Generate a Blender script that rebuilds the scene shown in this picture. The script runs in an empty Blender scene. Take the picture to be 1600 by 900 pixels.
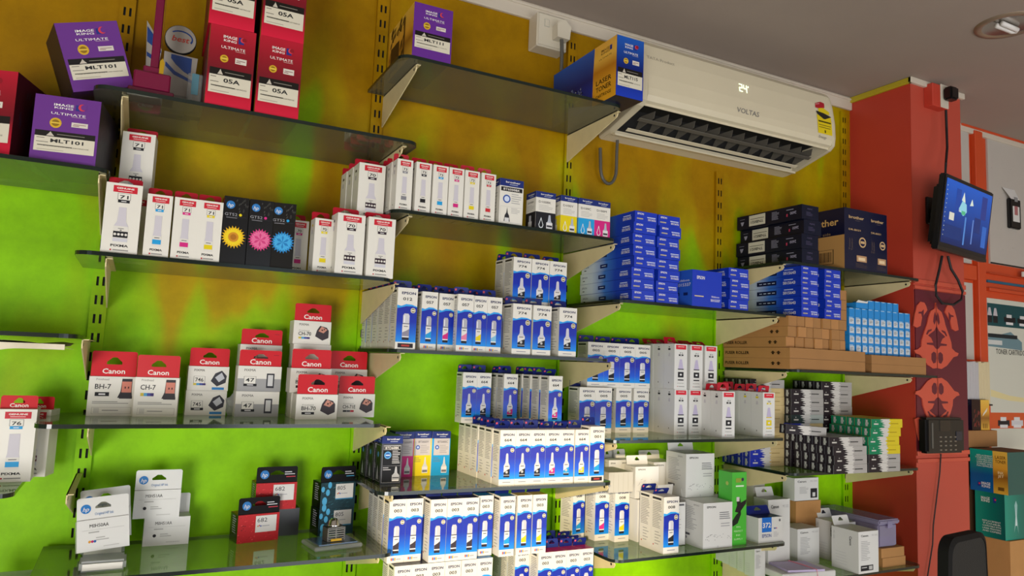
import bpy, bmesh, math, random
import numpy as np
from mathutils import Vector, Matrix
random.seed(7)
PI = math.pi
S = bpy.context.scene
C = S.collection
# ------------------------------------------------------------------ camera
CAM = np.array([0.0784666, -1.8908946, 1.6003401])
CR = np.array([0.88828007, -0.45750808, 0.04055709])
CU = np.array([-0.08304828, -0.07314001, 0.9938579])
CF = np.array([0.45173167, 0.88619236, 0.10296407])
FPX = 1140.523
cam = bpy.data.cameras.new('camera'); co = bpy.data.objects.new('camera', cam); C.objects.link(co)
m = Matrix(((CR[0], CU[0], -CF[0], CAM[0]), (CR[1], CU[1], -CF[1], CAM[1]), (CR[2], CU[2], -CF[2], CAM[2]), (0, 0, 0, 1)))
co.matrix_world = m
cam.sensor_width = 36; cam.lens = FPX / 1600 * 36; cam.clip_start = .05
S.camera = co
# ------------------------------------------------------------------ world, sun, lights, exposure
S.view_settings.view_transform = 'Standard'; S.view_settings.look = 'None'
S.view_settings.exposure = 0.10; S.view_settings.gamma = 1.0
w = bpy.data.worlds.new('sky'); S.world = w; w.use_nodes = True
w.node_tree.nodes['Background'].inputs[0].default_value = (.75, .85, 1, 1)
w.node_tree.nodes['Background'].inputs[1].default_value = 1.0
def area(name, loc, target, sx, sy, power, col):
    l = bpy.data.lights.new(name, 'AREA'); l.shape = 'RECTANGLE'; l.size = sx; l.size_y = sy; l.energy = power; l.color = col
    o = bpy.data.objects.new(name, l); C.objects.link(o); o.location = loc
    o.rotation_euler = (Vector(target) - Vector(loc)).to_track_quat('-Z', 'Y').to_euler(); return o
# daylight through the open shop front (low and to the right behind the camera)
area('shopfront_daylight', (2.3, -3.85, .85), (2.0, 0, 1.0), 3.2, 1.5, 36, (1, .98, .97))
area('side_daylight', (-1.1, -3.8, .8), (2.0, 0, 1.0), 1.8, 1.3, 140, (1, .97, .93))
sun = bpy.data.lights.new('sun', 'SUN'); sun.energy = 3.2; sun.color = (1, .80, .52); sun.angle = math.radians(1.2)
so = bpy.data.objects.new('sun', sun); C.objects.link(so)
SUNDIR = Vector((.56, .80, -.20)).normalized()
so.rotation_euler = SUNDIR.to_track_quat('-Z', 'Y').to_euler()
# ------------------------------------------------------------------ helpers: pixel of the photograph -> point of the place
def Xof(px, y, z):
    g = FPX * CR - (px - 800) * CF
    return CAM[0] - (g[1] * (-y - CAM[1]) + g[2] * (z - CAM[2])) / g[0]
def Zof(py, x, y):
    g = FPX * CU - (450 - py) * CF
    return CAM[2] - (g[0] * (x - CAM[0]) + g[1] * (-y - CAM[1])) / g[2]
def atY(px, py, y):
    d = CF * FPX + CR * (px - 800) + CU * (450 - py); t = (-y - CAM[1]) / d[1]; return CAM + t * d
# ------------------------------------------------------------------ materials
MATS = {}
def srgb(h):
    if isinstance(h, str):
        h = h.lstrip('#'); h = [int(h[i:i+2], 16) / 255 for i in (0, 2, 4)]
    return tuple((c / 12.92 if c <= .04045 else ((c + .055) / 1.055) ** 2.4) for c in h) + (1,)
def mat(name, col='#888888', rough=.5, metal=0, emit=0, bump=0, bscale=60, var=0, vscale=8, spec=.5):
    if name in MATS: return MATS[name]
    mm = bpy.data.materials.new(name); mm.use_nodes = True; nt = mm.node_tree; b = nt.nodes['Principled BSDF']
    c = srgb(col); b.inputs['Base Color'].default_value = c
    b.inputs['Roughness'].default_value = rough; b.inputs['Metallic'].default_value = metal
    b.inputs['Specular IOR Level'].default_value = spec
    if emit:
        b.inputs['Emission Color'].default_value = c; b.inputs['Emission Strength'].default_value = emit
    if var or bump:
        tc = nt.nodes.new('ShaderNodeTexCoord')
        if var:
            n = nt.nodes.new('ShaderNodeTexNoise'); n.inputs['Scale'].default_value = vscale; n.inputs['Detail'].default_value = 4
            nt.links.new(tc.outputs['Object'], n.inputs['Vector'])
            mx = nt.nodes.new('ShaderNodeMix'); mx.data_type = 'RGBA'
            mx.inputs[6].default_value = tuple(x * (1 - var) for x in c[:3]) + (1,); mx.inputs[7].default_value = tuple(min(1, x * (1 + var)) for x in c[:3]) + (1,)
            nt.links.new(n.outputs['Fac'], mx.inputs[0]); nt.links.new(mx.outputs[2], b.inputs['Base Color'])
        if bump:
            n2 = nt.nodes.new('ShaderNodeTexNoise'); n2.inputs['Scale'].default_value = bscale
            nt.links.new(tc.outputs['Object'], n2.inputs['Vector'])
            bp = nt.nodes.new('ShaderNodeBump'); bp.inputs['Strength'].default_value = bump; bp.inputs['Distance'].default_value = .002
            nt.links.new(n2.outputs['Fac'], bp.inputs['Height']); nt.links.new(bp.outputs['Normal'], b.inputs['Normal'])
    MATS[name] = mm; return mm
def gradmat(name, stops, rough=.3, axis=1):
    """printed gradient running along the print's own UV"""
    mm = bpy.data.materials.new(name); mm.use_nodes = True; nt = mm.node_tree; b = nt.nodes['Principled BSDF']
    uv = nt.nodes.new('ShaderNodeUVMap'); uv.uv_map = 'uv'; sp = nt.nodes.new('ShaderNodeSeparateXYZ'); cr = nt.nodes.new('ShaderNodeValToRGB')
    nt.links.new(uv.outputs[0], sp.inputs[0]); nt.links.new(sp.outputs[axis], cr.inputs[0]); nt.links.new(cr.outputs[0], b.inputs['Base Color'])
    e = cr.color_ramp.elements
    e[0].position, e[0].color = stops[0][0], srgb(stops[0][1]); e[1].position, e[1].color = stops[-1][0], srgb(stops[-1][1])
    for p, c in stops[1:-1]:
        k = e.new(p); k.color = srgb(c)
    b.inputs['Roughness'].default_value = rough; b.inputs['Specular IOR Level'].default_value = .3; MATS[name] = mm; return mm
def M(n):
    return MATS[n] if n in MATS else mat('ink ' + n, n, .45, spec=.25)
# carton boards
mat('white_card', '#dcd9cf', .38, var=.04); mat('white_card2', '#d6d6d2', .42, var=.04); mat('grey_card', '#b9b5a8', .5)
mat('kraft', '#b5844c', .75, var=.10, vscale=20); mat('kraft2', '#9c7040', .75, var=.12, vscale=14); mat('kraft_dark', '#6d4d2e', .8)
mat('black_card', '#0c0c0e', .25); mat('navy_card', '#0b1030', .35); mat('navy_black', '#0a1026', .4, spec=.3)
mat('red_card', '#b3122a', .3); mat('purple_card', '#62297f', .35, var=.04); mat('maroon_card', '#5f0e1c', .4)
mat('blue_card', '#1636b4', .3); mat('royal_card', '#1b2fa0', .3); mat('tab_red', '#b01228', .42, spec=.3); mat('tab_blue', '#10206c', .42, spec=.3)
mat('cyan_card', '#1f86cf', .35); mat('green_card', '#45b433', .35, var=.06); mat('teal_card', '#0b6a67', .3); mat('pink_top', '#c3185c', .35)
mat('yellow_top', '#c9b400', .35); mat('cyan_top', '#1b7fbe', .35); mat('black_top', '#1a1a26', .35)
mat('bracket_paint', '#e0cf9f', .5, var=.10, vscale=25); mat('steel', '#9a9a9a', .3, 1); mat('steel2', '#77746c', .45, .8); mat('chrome', '#d5d5d5', .12, 1)
mat('plastic_white', '#cfc7b4', .35); mat('plastic_black', '#0d0d0f', .35); mat('rubber', '#121214', .6); mat('grey_cable', '#55534d', .5)
mat('gold', '#c9a227', .35, .6); mat('ac_white', '#cfc5aa', .35, var=.03); mat('dark', '#050505', .7)
mat('grey_txt', '#7c7a76', .5); mat('navy_txt', '#1c2352', .5); mat('black_txt', '#141414', .5); mat('white_txt', '#e6e3dc', .5)
gradmat('epson_blue', [(.12, '#0a8ae0'), (.26, '#0660cc'), (.45, '#0a26a4'), (1, '#101e90')])
gradmat('epson_purple', [(.12, '#0894e6'), (.26, '#1258d4'), (.5, '#1f2aa6'), (1, '#2a2a9c')])
gradmat('sd_side', [(.0, '#e2e4e2'), (.25, '#c9d6e6'), (.5, '#3f78cc'), (.7, '#1741b8'), (1, '#1433ae')], axis=0)
gradmat('red_grad', [(0, '#d21f3e'), (.2, '#b3162f'), (.45, '#6b1420'), (.7, '#8a1724'), (1, '#b01b30')])
gradmat('gold_grad', [(0, '#d9a93a'), (.4, '#8c5a1c'), (.6, '#d79c34'), (1, '#e0b64a')])
gradmat('gold_bright', [(0, '#e8a828'), (.35, '#e0a02c'), (.55, '#c07c1c'), (.75, '#eebc4c'), (1, '#e8b040')])
gradmat('blue_grad', [(0, '#1a3ab0'), (.5, '#0c1f6a'), (1, '#1c55b0')])
gradmat('teal_grad', [(0, '#0a5a98'), (.4, '#0a4f86'), (.7, '#0d8078'), (1, '#0f9a86')])
gradmat('teal_grad2', [(0, '#0c8d78'), (.5, '#0a6e60'), (1, '#0b5550')], axis=0)
gradmat('screen_dark', [(0, '#0a1a3c'), (1, '#123a80')])
# ------------------------------------------------------------------ objects
def link(o, parent=None):
    C.objects.link(o)
    if parent: o.parent = parent
    return o
def mesh_from(name, verts, faces, fm, mats, uvs=None, smooth=False):
    me = bpy.data.meshes.new(name); me.from_pydata(verts, [], faces)
    for mm in mats: me.materials.append(M(mm) if isinstance(mm, str) else mm)
    if fm is not None: me.polygons.foreach_set('material_index', fm)
    if uvs is not None:
        l = me.uv_layers.new(name='uv')
        for p in me.polygons:
            for li in p.loop_indices: l.data[li].uv = uvs[me.loops[li].vertex_index]
    if smooth: me.polygons.foreach_set('use_smooth', [True] * len(me.polygons))
    me.update(); return me
class MB:
    """collects shapes into one mesh"""
    def __init__(s): s.v = []; s.f = []; s.m = []; s.mats = []; s.M = Matrix()
    def mi(s, mt):
        if mt not in s.mats: s.mats.append(mt)
        return s.mats.index(mt)
    def add(s, vs, fs, mt):
        b = len(s.v); s.v += [tuple(s.M @ Vector(v)) for v in vs]; k = s.mi(mt)
        for f in fs: s.f.append([b + i for i in f]); s.m.append(k)
    def box(s, x0, x1, y0, y1, z0, z1, mt, bev=0, top=None):
        if bev:
            bm = bmesh.new(); bmesh.ops.create_cube(bm, size=1)
            bmesh.ops.scale(bm, vec=(x1-x0, y1-y0, z1-z0), verts=bm.verts); bmesh.ops.translate(bm, vec=((x0+x1)/2, (y0+y1)/2, (z0+z1)/2), verts=bm.verts)
            bmesh.ops.bevel(bm, geom=bm.edges[:], offset=bev, segments=2 if bev > .003 else 1, affect='EDGES')
            s.add([v.co[:] for v in bm.verts], [[v.index for v in f.verts] for f in bm.faces], mt); bm.free(); return s
        vs = [(x0,y0,z0),(x1,y0,z0),(x1,y1,z0),(x0,y1,z0),(x0,y0,z1),(x1,y0,z1),(x1,y1,z1),(x0,y1,z1)]
        s.add(vs, [(0,3,2,1),(0,1,5,4),(1,2,6,5),(2,3,7,6),(3,0,4,7)], mt); s.add(vs, [(4,5,6,7)], top or mt); return s
    def prism(s, pts, a, b, mt, ax='x'):
        """polygon extruded along an axis; pts are the other two coordinates"""
        n = len(pts)
        def P(p, t): return (t, p[0], p[1]) if ax == 'x' else ((p[0], t, p[1]) if ax == 'y' else (p[0], p[1], t))
        vs = [P(p, a) for p in pts] + [P(p, b) for p in pts]
        s.add(vs, [list(range(n))[::-1], list(range(n, 2*n))] + [(i, (i+1) % n, n+(i+1) % n, n+i) for i in range(n)], mt); return s
    def tube(s, path, r, mt, n=8, cap=True):
        path = [Vector(p) for p in path]; vs = []; fs = []
        up = Vector((.13, .31, .94))
        for i, p in enumerate(path):
            t = (path[min(i+1, len(path)-1)] - path[max(i-1, 0)]).normalized(); a = t.cross(up)
            if a.length < .05: a = t.cross(Vector((1, 0, 0)))
            a.normalize(); c = t.cross(a); rr = r[i] if isinstance(r, (list, tuple)) else r
            vs += [tuple(p + a * math.cos(2*PI*k/n) * rr + c * math.sin(2*PI*k/n) * rr) for k in range(n)]
            if i: fs += [((i-1)*n+k, (i-1)*n+(k+1) % n, i*n+(k+1) % n, i*n+k) for k in range(n)]
        if cap: fs += [list(range(n))[::-1], list(range((len(path)-1)*n, len(path)*n))]
        s.add(vs, fs, mt); return s
    def lathe(s, prof, mt, n=20, c=(0, 0, 0)):
        vs = [(c[0]+r*math.cos(2*PI*k/n), c[1]+r*math.sin(2*PI*k/n), c[2]+z) for r, z in prof for k in range(n)]
        fs = [(i*n+k, i*n+(k+1) % n, (i+1)*n+(k+1) % n, (i+1)*n+k) for i in range(len(prof)-1) for k in range(n)]
        s.add(vs, fs, mt); return s
    def mesh(s, name, smooth=False): return mesh_from(name, s.v, s.f, s.m, s.mats, None, smooth)
    def build(s, name, parent=None, loc=(0, 0, 0), rot=(0, 0, 0), smooth=False):
        o = bpy.data.objects.new(name, s.mesh(name, smooth)); o.location = loc; o.rotation_euler = rot
        return link(o, parent)
def tag(o, label, cat, group=None):
    o['label'] = label; o['category'] = cat
    if group: o['group'] = group
    return o
def thing(name, loc, label, cat, group=None, rot=(0, 0, 0)):
    o = bpy.data.objects.new(name, None); o.empty_display_size = .02; o.location = loc; o.rotation_euler = rot
    link(o); return tag(o, label, cat, group)
def struct(o): o['kind'] = 'structure'; return o
# ------------------------------------------------------------------ lettering and flat print
GL = {}
def glyphs(txt, bold=0, shear=0):
    k = (txt, bold, shear)
    if k not in GL:
        c = bpy.data.curves.new('t', 'FONT'); c.body = txt; c.size = 1; c.resolution_u = 2 if len(txt) > 2 else 4; c.offset = bold*.55; c.shear = shear; c.fill_mode = 'FRONT'
        o = bpy.data.objects.new('t', c); C.objects.link(o)
        me = o.to_mesh()
        vs = [(v.co.x, v.co.y) for v in me.vertices]; fs = [list(p.vertices) for p in me.polygons]
        o.to_mesh_clear(); bpy.data.objects.remove(o); bpy.data.curves.remove(c)
        xs = [v[0] for v in vs] or [0]; ys = [v[1] for v in vs] or [0]
        x0, x1 = min(xs), max(xs); cap = .73
        GL[k] = ([((x - x0), y) for x, y in vs], fs, x1 - x0, cap)
    return GL[k]
class Cv:
    """flat print on one face of a carton; u,v run 0..1 over the face, text heights are metres"""
    EPS = .00022
    def __init__(s, w, h, fn): s.w, s.h, s.fn = w, h, fn; s.v = []; s.f = []; s.m = []; s.uv = []; s.mats = []
    def put(s, pts, faces, mt, l):
        if mt not in s.mats: s.mats.append(mt)
        k = s.mats.index(mt); b = len(s.v)
        for u, v in pts: s.v.append(s.fn(u * s.w, v * s.h, l * s.EPS)); s.uv.append((u, v))
        for f in faces: s.f.append([b+i for i in f]); s.m.append(k)
    def rect(s, u0, v0, u1, v1, mt, l=1): s.put([(u0, v0), (u1, v0), (u1, v1), (u0, v1)], [(0, 1, 2, 3)], mt, l)
    def poly(s, pts, mt, l=1): s.put(pts, [tuple(range(len(pts)))], mt, l)
    def circ(s, u, v, r, mt, l=2, n=16, ry=None):
        ry = ry or r
        s.poly([(u + r / s.w * math.cos(2*PI*i/n), v + ry / s.h * math.sin(2*PI*i/n)) for i in range(n)], mt, l)
    def text(s, t, u, v, h, mt='black_txt', l=3, align='c', width=None, bold=.0, shear=0, rot=0):
        vs, fs, tw, cap = glyphs(t, bold, shear); k = h / cap; kx = k if not width else width / max(tw, 1e-6)
        off = {'l': 0, 'c': -tw / 2, 'r': -tw}[align]; ca, sa = math.cos(rot), math.sin(rot); pts = []
        for x, y in vs:
            X, Y = (x + off) * kx, (y - cap / 2) * k
            pts.append((u + (X * ca - Y * sa) / s.w, v + (X * sa + Y * ca) / s.h))
        s.put(pts, fs, mt, l)
    def lines(s, u0, v0, u1, v1, n, mt='grey_txt', l=2, fill=.45, seed=1, vert=False):
        r = random.Random(seed)
        for i in range(n):
            a = v1 - (v1 - v0) * (i + .5) / n; hh = (v1 - v0) / n * fill / 2; e = u0 + (u1 - u0) * r.uniform(.6, 1)
            if vert:
                a = u0 + (u1-u0)*(i+.5)/n; hh = (u1-u0)/n*fill/2; s.rect(a-hh, v0, a+hh, v0+(v1-v0)*r.uniform(.6, 1), mt, l)
            else: s.rect(u0, a-hh, e, a+hh, mt, l)
    def mesh(s, name): return mesh_from(name, s.v, s.f, s.m, s.mats, s.uv)
def front(w, d, h): return Cv(w, h, lambda u, v, e: (u - w/2, -d/2 - e, v))
def left(w, d, h): return Cv(d, h, lambda u, v, e: (-w/2 - e, d/2 - u, v))
def right(w, d, h): return Cv(d, h, lambda u, v, e: (w/2 + e, -d/2 + u, v))
def topf(w, d, h): return Cv(w, d, lambda u, v, e: (u - w/2, -d/2 + v, h + e))
def bottle(c, kind, u, v0, v1, col, base='#20202a', lab='#d8d6d2', cap='#c4c4cc'):
    """small printed picture of a bottle between v0 and v1"""
    H = (v1 - v0); a = c.h / c.w
    def R(x0, y0, x1, y1, mt, l=3): c.rect(u + x0, v0 + y0*H, u + x1, v0 + y1*H, mt, l)
    if kind == 'tube':     # straight body with round cap
        W = .17; R(-W, .0, W, .10, base, 4); R(-W*1.02, .09, W*1.02, .60, lab, 3); 
        c.poly([(u-W, v0+.13*H), (u+W, v0+.13*H), (u+W, v0+.42*H), (u, v0+.34*H), (u-W, v0+.28*H)], col, 4)
        R(-W, .10, W, .14, '#e8e8e8', 5); R(-W*.98, .6, W*.98, .63, base if base != '#20202a' else '#5a5a66', 4)
        c.poly([(u-W*.95, v0+.63*H), (u+W*.95, v0+.63*H), (u+W*.95, v0+.92*H), (u+W*.6, v0+H), (u-W*.6, v0+H), (u-W*.95, v0+.92*H)], cap, 3)
        R(-W*.6, .50, W*.6, .525, '#30303a', 5); c.rect(u-W*.7, v0+.66*H, u-W*.35, v0+.93*H, '#e4e4ea', 5)
    elif kind == 'cone':   # tapered nozzle above a wider body
        W = .19; R(-W, .0, W, .08, base, 4); R(-W, .07, W, .5, lab, 3)
        c.poly([(u-W, v0+.10*H), (u+W, v0+.10*H), (u+W, v0+.36*H), (u, v0+.30*H), (u-W, v0+.20*H)], col, 4)
        R(-W*.6, .44, W*.6, .47, '#30303a', 4)
        c.poly([(u-W*.95, v0+.5*H), (u+W*.95, v0+.5*H), (u+W*.5, v0+.62*H), (u+W*.38, v0+.95*H), (u+W*.2, v0+H), (u-W*.2, v0+H), (u-W*.38, v0+.95*H), (u-W*.5, v0+.62*H)], cap, 3)
        c.circ(u, v0+.22*H, .0035, '#b8b8b8', 5, 8)
    elif kind == 'canon':  # milky nozzle, shouldered body, patterned band
        W = .2; R(-W, .0, W, .45, lab, 3); R(-W, .0, W, .10, cap, 4); R(-W, .12, W, .30, col, 4)
        for i in range(4): c.circ(u - W + (i + .5) * W / 2, v0 + .21*H, .0026, lab, 5, 6)
        c.poly([(u-W, v0+.45*H), (u+W, v0+.45*H), (u+W*.62, v0+.58*H), (u+W*.5, v0+H), (u-W*.5, v0+H), (u-W*.62, v0+.58*H)], '#c4c0c8', 3)
        R(-W*.4, .37, W*.4, .39, 'grey_txt', 5); R(-W*.12, .31, W*.12, .35, 'grey_txt', 5)
    elif kind == 'slim':
        W = .17; R(-W, .0, W, .34, lab, 3); R(-W, .07, W, .22, col, 4); R(-W*.6, .27, W*.6, .29, '#30303a', 5)
        c.poly([(u-W, v0+.34*H), (u+W, v0+.34*H), (u+W*.85, v0+.45*H), (u+W*.8, v0+H), (u-W*.8, v0+H), (u-W*.85, v0+.45*H)], '#c4c0c8', 3)
# ---- carton body: slightly bevelled card box, with seam line of the lid flap
def body(w, d, h, mt, top=None, side=None):
    b = MB(); b.box(-w/2, w/2, -d/2, d/2, 0, h, mt, top=top)
    b.add([(-w/2+.0008, -d/2+.001, h+.0003), (w/2-.0008, -d/2+.001, h+.0003), (w/2-.0008, d/2-.002, h+.0003), (-w/2+.0008, d/2-.002, h+.0003)], [(0, 1, 2, 3)], top or mt)
    return b
def hang_tab(w, th, mt, lean=.15, txt=None, y=0, z=0, hole=.42, mark=None, hh=.38):
    """thin card with a cut-out hook hole and clipped corners, standing at (y,z) and leaning by lean"""
    hw = w/2; c = min(.003, w*.1); t = .0006; cx, cz = 0, th*.62; a = hole*w/2; b = th*hh/2
    out = [(-hw, 0), (hw, 0), (hw, th*.5), (hw, th-c), (hw-c, th), (0, th), (-hw+c, th), (-hw, th-c), (-hw, th*.5)]
    inn = [(cx-a, cz-b), (cx+a, cz-b), (cx+a, cz-b*.3), (cx+a*.7, cz+b*.2), (cx+a*.3, cz+b), (cx, cz+b), (cx-a*.3, cz+b), (cx-a*.7, cz+b*.2), (cx-a, cz-b*.3)]
    m_ = MB(); n = 9
    vs = [(p[0], -t, p[1]) for p in out+inn] + [(p[0], t, p[1]) for p in out+inn]; fs = []
    for i in range(n):
        j = (i+1) % n
        fs += [(i, j, n+j, n+i), (2*n+j, 2*n+i, 3*n+i, 3*n+j), (j, i, 2*n+i, 2*n+j), (n+i, n+j, 3*n+j, 3*n+i)]
    m_.add(vs, fs, mt)
    if mark:
        m_.add([(-hw+.002, -t-.0002, th-.009), (-hw+.007, -t-.0002, th-.009), (-hw+.007, -t-.0002, th-.004), (-hw+.002, -t-.0002, th-.004)], [(0, 1, 2, 3)], mark)
    if txt:
        vs, fs, tw, cap = glyphs(txt, .03); k = w*.5/tw
        m_.add([((x - tw/2)*k, -t-.0003, th*.12 + y_*k*.9) for x, y_ in vs], fs, 'white_txt')
    R = Matrix.Rotation(-lean, 4, 'X'); T = Matrix.Translation((0, y, z))
    m_.v = [tuple(T @ R @ Vector(v)) for v in m_.v]
    return m_
# ------------------------------------------------------------------ kinds of carton: each returns [(part name, mesh)]
def epson(num, col, bt, w, h, panel='epson_blue', top=None, base='#20202a', tab=True, two=False, mark_bottom=None, lab='#d8d6d2', capc='#c4c4cc'):
    d = w
    P = [('carton', body(w, d, h, 'white_card', top).mesh('carton'))]
    c = front(w, d, h)
    c.text('EPSON', .55, .915, h*.042, 'navy_txt', 3, width=w*.70, bold=.05)
    c.text(num, .5, .82, h*.05, 'black_txt', 3, width=w*.46, bold=.03)
    c.poly([(.0, .115), (1, .115), (1, .70), (.75, .73), (.45, .735), (.2, .70), (0, .715)], '#2f9be4', 1)
    c.poly([(.0, .115), (1, .115), (1, .685), (.75, .705), (.45, .70), (.2, .675), (0, .66)], panel, 2)
    c.circ(.80, .635, w*.125, '#dcd9c4', 3); c.circ(.80, .635, w*.10, '#8a7a50', 4, 12); c.rect(.72, .625, .88, .645, '#dcd9c4', 5)
    bottle(c, bt, .48, .15, .58, col, base, lab, capc)
    if mark_bottom == 'dark': c.rect(.12, .025, .88, .095, '#241c20', 3); c.rect(.3, .045, .7, .075, '#a83a30', 4)
    elif mark_bottom == 'rgb':
        for i, q in enumerate(('#c8553a', '#3a6fc8', '#c89a3a')): c.rect(.22 + i*.1, .04, .30 + i*.1, .08, q, 3)
        c.rect(.54, .05, .8, .065, '#9a9aa0', 3)
    else: c.rect(.25, .055, .75, .068, '#8a8a92', 3)
    P.append(('front_print', c.mesh('front_print')))
    s_ = left(w, d, h)
    s_.rect(.08, .93, .8, .965, 'black_txt', 2); s_.lines(.1, .42, .85, .9, 16, '#8d8c8a', 2, .35, 5)
    s_.lines(.3, .12, .8, .38, 5, '#a5a4a0', 2, .3, 8); s_.circ(.2, .12, .0022, '#b04038', 3, 8)
    if two: s_.rect(.86, .12, 1, .70, 'epson_blue', 2)
    P.append(('side_print', s_.mesh('side_print')))
    if tab: P.append(('hang_tab', hang_tab(w*.94, .021, 'tab_blue', .1, y=d/2-.0015, z=h, mark='#c8505c').mesh('hang_tab')))
    return P
CO = {'black': '#1b1b20', 'cyan': '#1f97d2', 'magenta': '#c9257a', 'yellow': '#d8c414', 'grey': '#7d7d84', 'red': '#c02a34', 'lightmagenta': '#d8799e', 'lightcyan': '#7ab8d8'}
def canon_bottle(num, col, w, h, shape='slim', pixma=True, tall=False, tab=True, lean=.2):
    d = w*.95 if w < .055 else w*.8
    P = [('carton', body(w, d, h, 'white_card').mesh('carton'))]
    c = front(w, d, h); k = CO.get(col, col)
    c.rect(.2, .87, .86, .965, '#c01e30', 2); c.text('GENUINE', .53, .932, h*.024, 'white_txt', 3, width=w*.48, bold=.05); c.rect(.33, .892, .72, .900, '#e8c8c8', 3)
    c.rect(.33, .765, .69, .86, 'grey_txt', 2); c.rect(.345, .77, .675, .855, '#dedbd2', 3)
    c.text(num, .51, .808, h*.05, 'black_txt', 4, width=w*.24, bold=.04)
    c.rect(.35, .725, .67, .765, k, 3); c.rect(.44, .74, .58, .75, '#e0e0e0', 4)
    bottle(c, shape, .5, .17, .66, k, lab='#d6d3cb')
    c.text('PIXMA', .5, .115, h*.034, '#2c2c2c', 3, width=w*.48, bold=.05)
    c.circ(.27, .05, .0017, '#b02030', 3, 8); c.rect(.33, .042, .75, .058, '#8a8884', 3)
    P.append(('front_print', c.mesh('front_print')))
    s_ = left(w, d, h); s_.rect(.35, .86, .6, .9, k, 2); s_.rect(.38, .72, .55, .8, '#b4b0b8', 2); s_.rect(.42, .1, .5, .13, '#55504c', 2)
    P.append(('side_print', s_.mesh('side_print')))
    if tab: P.append(('hang_tab', hang_tab(w*.96, .021, 'tab_red', lean, 'Canon', y=d/2-.0015, z=h).mesh('hang_tab')))
    return P
def tall_white(col, w=.048, d=.048, h=.133, tab='up'):
    """slim plain white bottle carton with small red head label"""
    P = [('carton', body(w, d, h, 'white_card2').mesh('carton'))]
    c = front(w, d, h); k = CO[col]
    c.rect(.1, .88, .9, .975, '#d02438', 2); c.text('GENUINE', .5, .94, h*.02, 'white_txt', 3, width=w*.5, bold=.02)
    c.text({'yellow': '76', 'black': '71'}[col], .5, .80, h*.033, 'black_txt', 3, width=w*.25); c.rect(.32, .735, .68, .77, k, 3); c.rect(.44, .745, .56, .76, '#e4e4e4', 4)
    c.poly([(.3, .45), (.7, .45), (.58, .66), (.42, .66)], '#b9b0cc', 3); c.rect(.27, .43, .73, .45, k, 3)
    c.rect(.28, .26, .72, .38, k, 3); c.rect(.42, .3, .58, .34, '#d8d8d8', 4); c.rect(.27, .19, .73, .215, k, 3)
    c.text('PIXMA', .5, .13, h*.02, 'grey_txt', 3, width=w*.5); c.circ(.25, .06, .0014, '#b02030', 3, 8); c.rect(.33, .052, .8, .066, '#90908c', 3)
    P.append(('front_print', c.mesh('front_print')))
    s_ = left(w, d, h); s_.rect(.4, .86, .62, .9, k, 2); s_.rect(.44, .92, .56, .94, '#55504c', 2); s_.poly([(.42, .72), (.6, .72), (.56, .8), (.46, .8)], '#c2bfc4', 2); s_.rect(.46, .12, .52, .15, '#55504c', 2)
    P.append(('side_print', s_.mesh('side_print')))
    if tab: P.append(('hang_tab', hang_tab(w*.92, .024, 'tab_red', {'up': -.05, 'lean': 1.05, 'fore': .2}[tab], 'Canon', y=d/2-.0015 if tab != 'up' else 0, z=h).mesh('hang_tab')))
    return P
def flower(c, u, v, r, col, col2, kind):
    n = 22
    for ring, (rr, cc, l) in enumerate(((1, col, 3), (.82, col2, 4))):
        for i in range(n):
            a = 2*PI*(i + ring*.5)/n; s_ = .16 if kind == 'sun' else .2
            p = [(0, 0), (rr*.6, -s_*.75), (rr, 0), (rr*.6, s_*.75)]
            c.poly([(u + r/c.w*(x*math.cos(a) - y*math.sin(a)), v + r/c.h*(x*math.sin(a) + y*math.cos(a))) for x, y in p], cc, l + (i % 2)*.4)
    if kind == 'sun': c.circ(u, v, r*.42, '#c98820', 6); c.circ(u, v, r*.25, '#a86a18', 7)
    else:
        for k2 in range(12):
            a = 2*PI*k2/12; p = [(0, 0), (.35, -.12), (.6, 0), (.35, .12)]
            c.poly([(u + r/c.w*(x*math.cos(a) - y*math.sin(a)), v + r/c.h*(x*math.sin(a) + y*math.cos(a))) for x, y in p], col if k2 % 2 else col2, 6+.3*(k2 % 3))
def hp_logo(c, u, v, r, l=3):
    c.circ(u, v, r, '#2a74b8', l, 24); c.text('hp', u, v - r*.02/c.h, r*.95, 'white_txt', l+1, width=r*1.25, bold=.0, shear=.3)
def gt52(col):
    w, d, h = .049, .049, .142
    P = [('carton', body(w, d, h, 'black_card').mesh('carton'))]
    c = front(w, d, h); hp_logo(c, .26, .875, .0085)
    c.text('GT52', .3, .735, h*.042, '#9a9aa0', 3, width=w*.5); c.circ(.68, .735, .003, CO[col], 3, 10); c.rect(.12, .68, .55, .69, '#77777c', 3); c.rect(.08, .70, .92, .702, '#44444a', 3)
    rr = random.Random(3)
    for i in range(16):
        x, y = rr.uniform(.5, .95), rr.uniform(.78, .98); c.poly([(x-.03, y-.01), (x, y-.02), (x+.03, y+.01), (x, y+.02)], '#3a3a36', 2)
    a = {'yellow': ('#e0b010', '#e8cc20', 'sun'), 'magenta': ('#c83a78', '#e06a9a', 'd'), 'cyan': ('#1c78b8', '#3fa4dc', 'd')}[col]
    flower(c, .46 if col == 'yellow' else .52, .40, .0245, *a)
    P.append(('front_print', c.mesh('front_print')))
    return P
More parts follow.
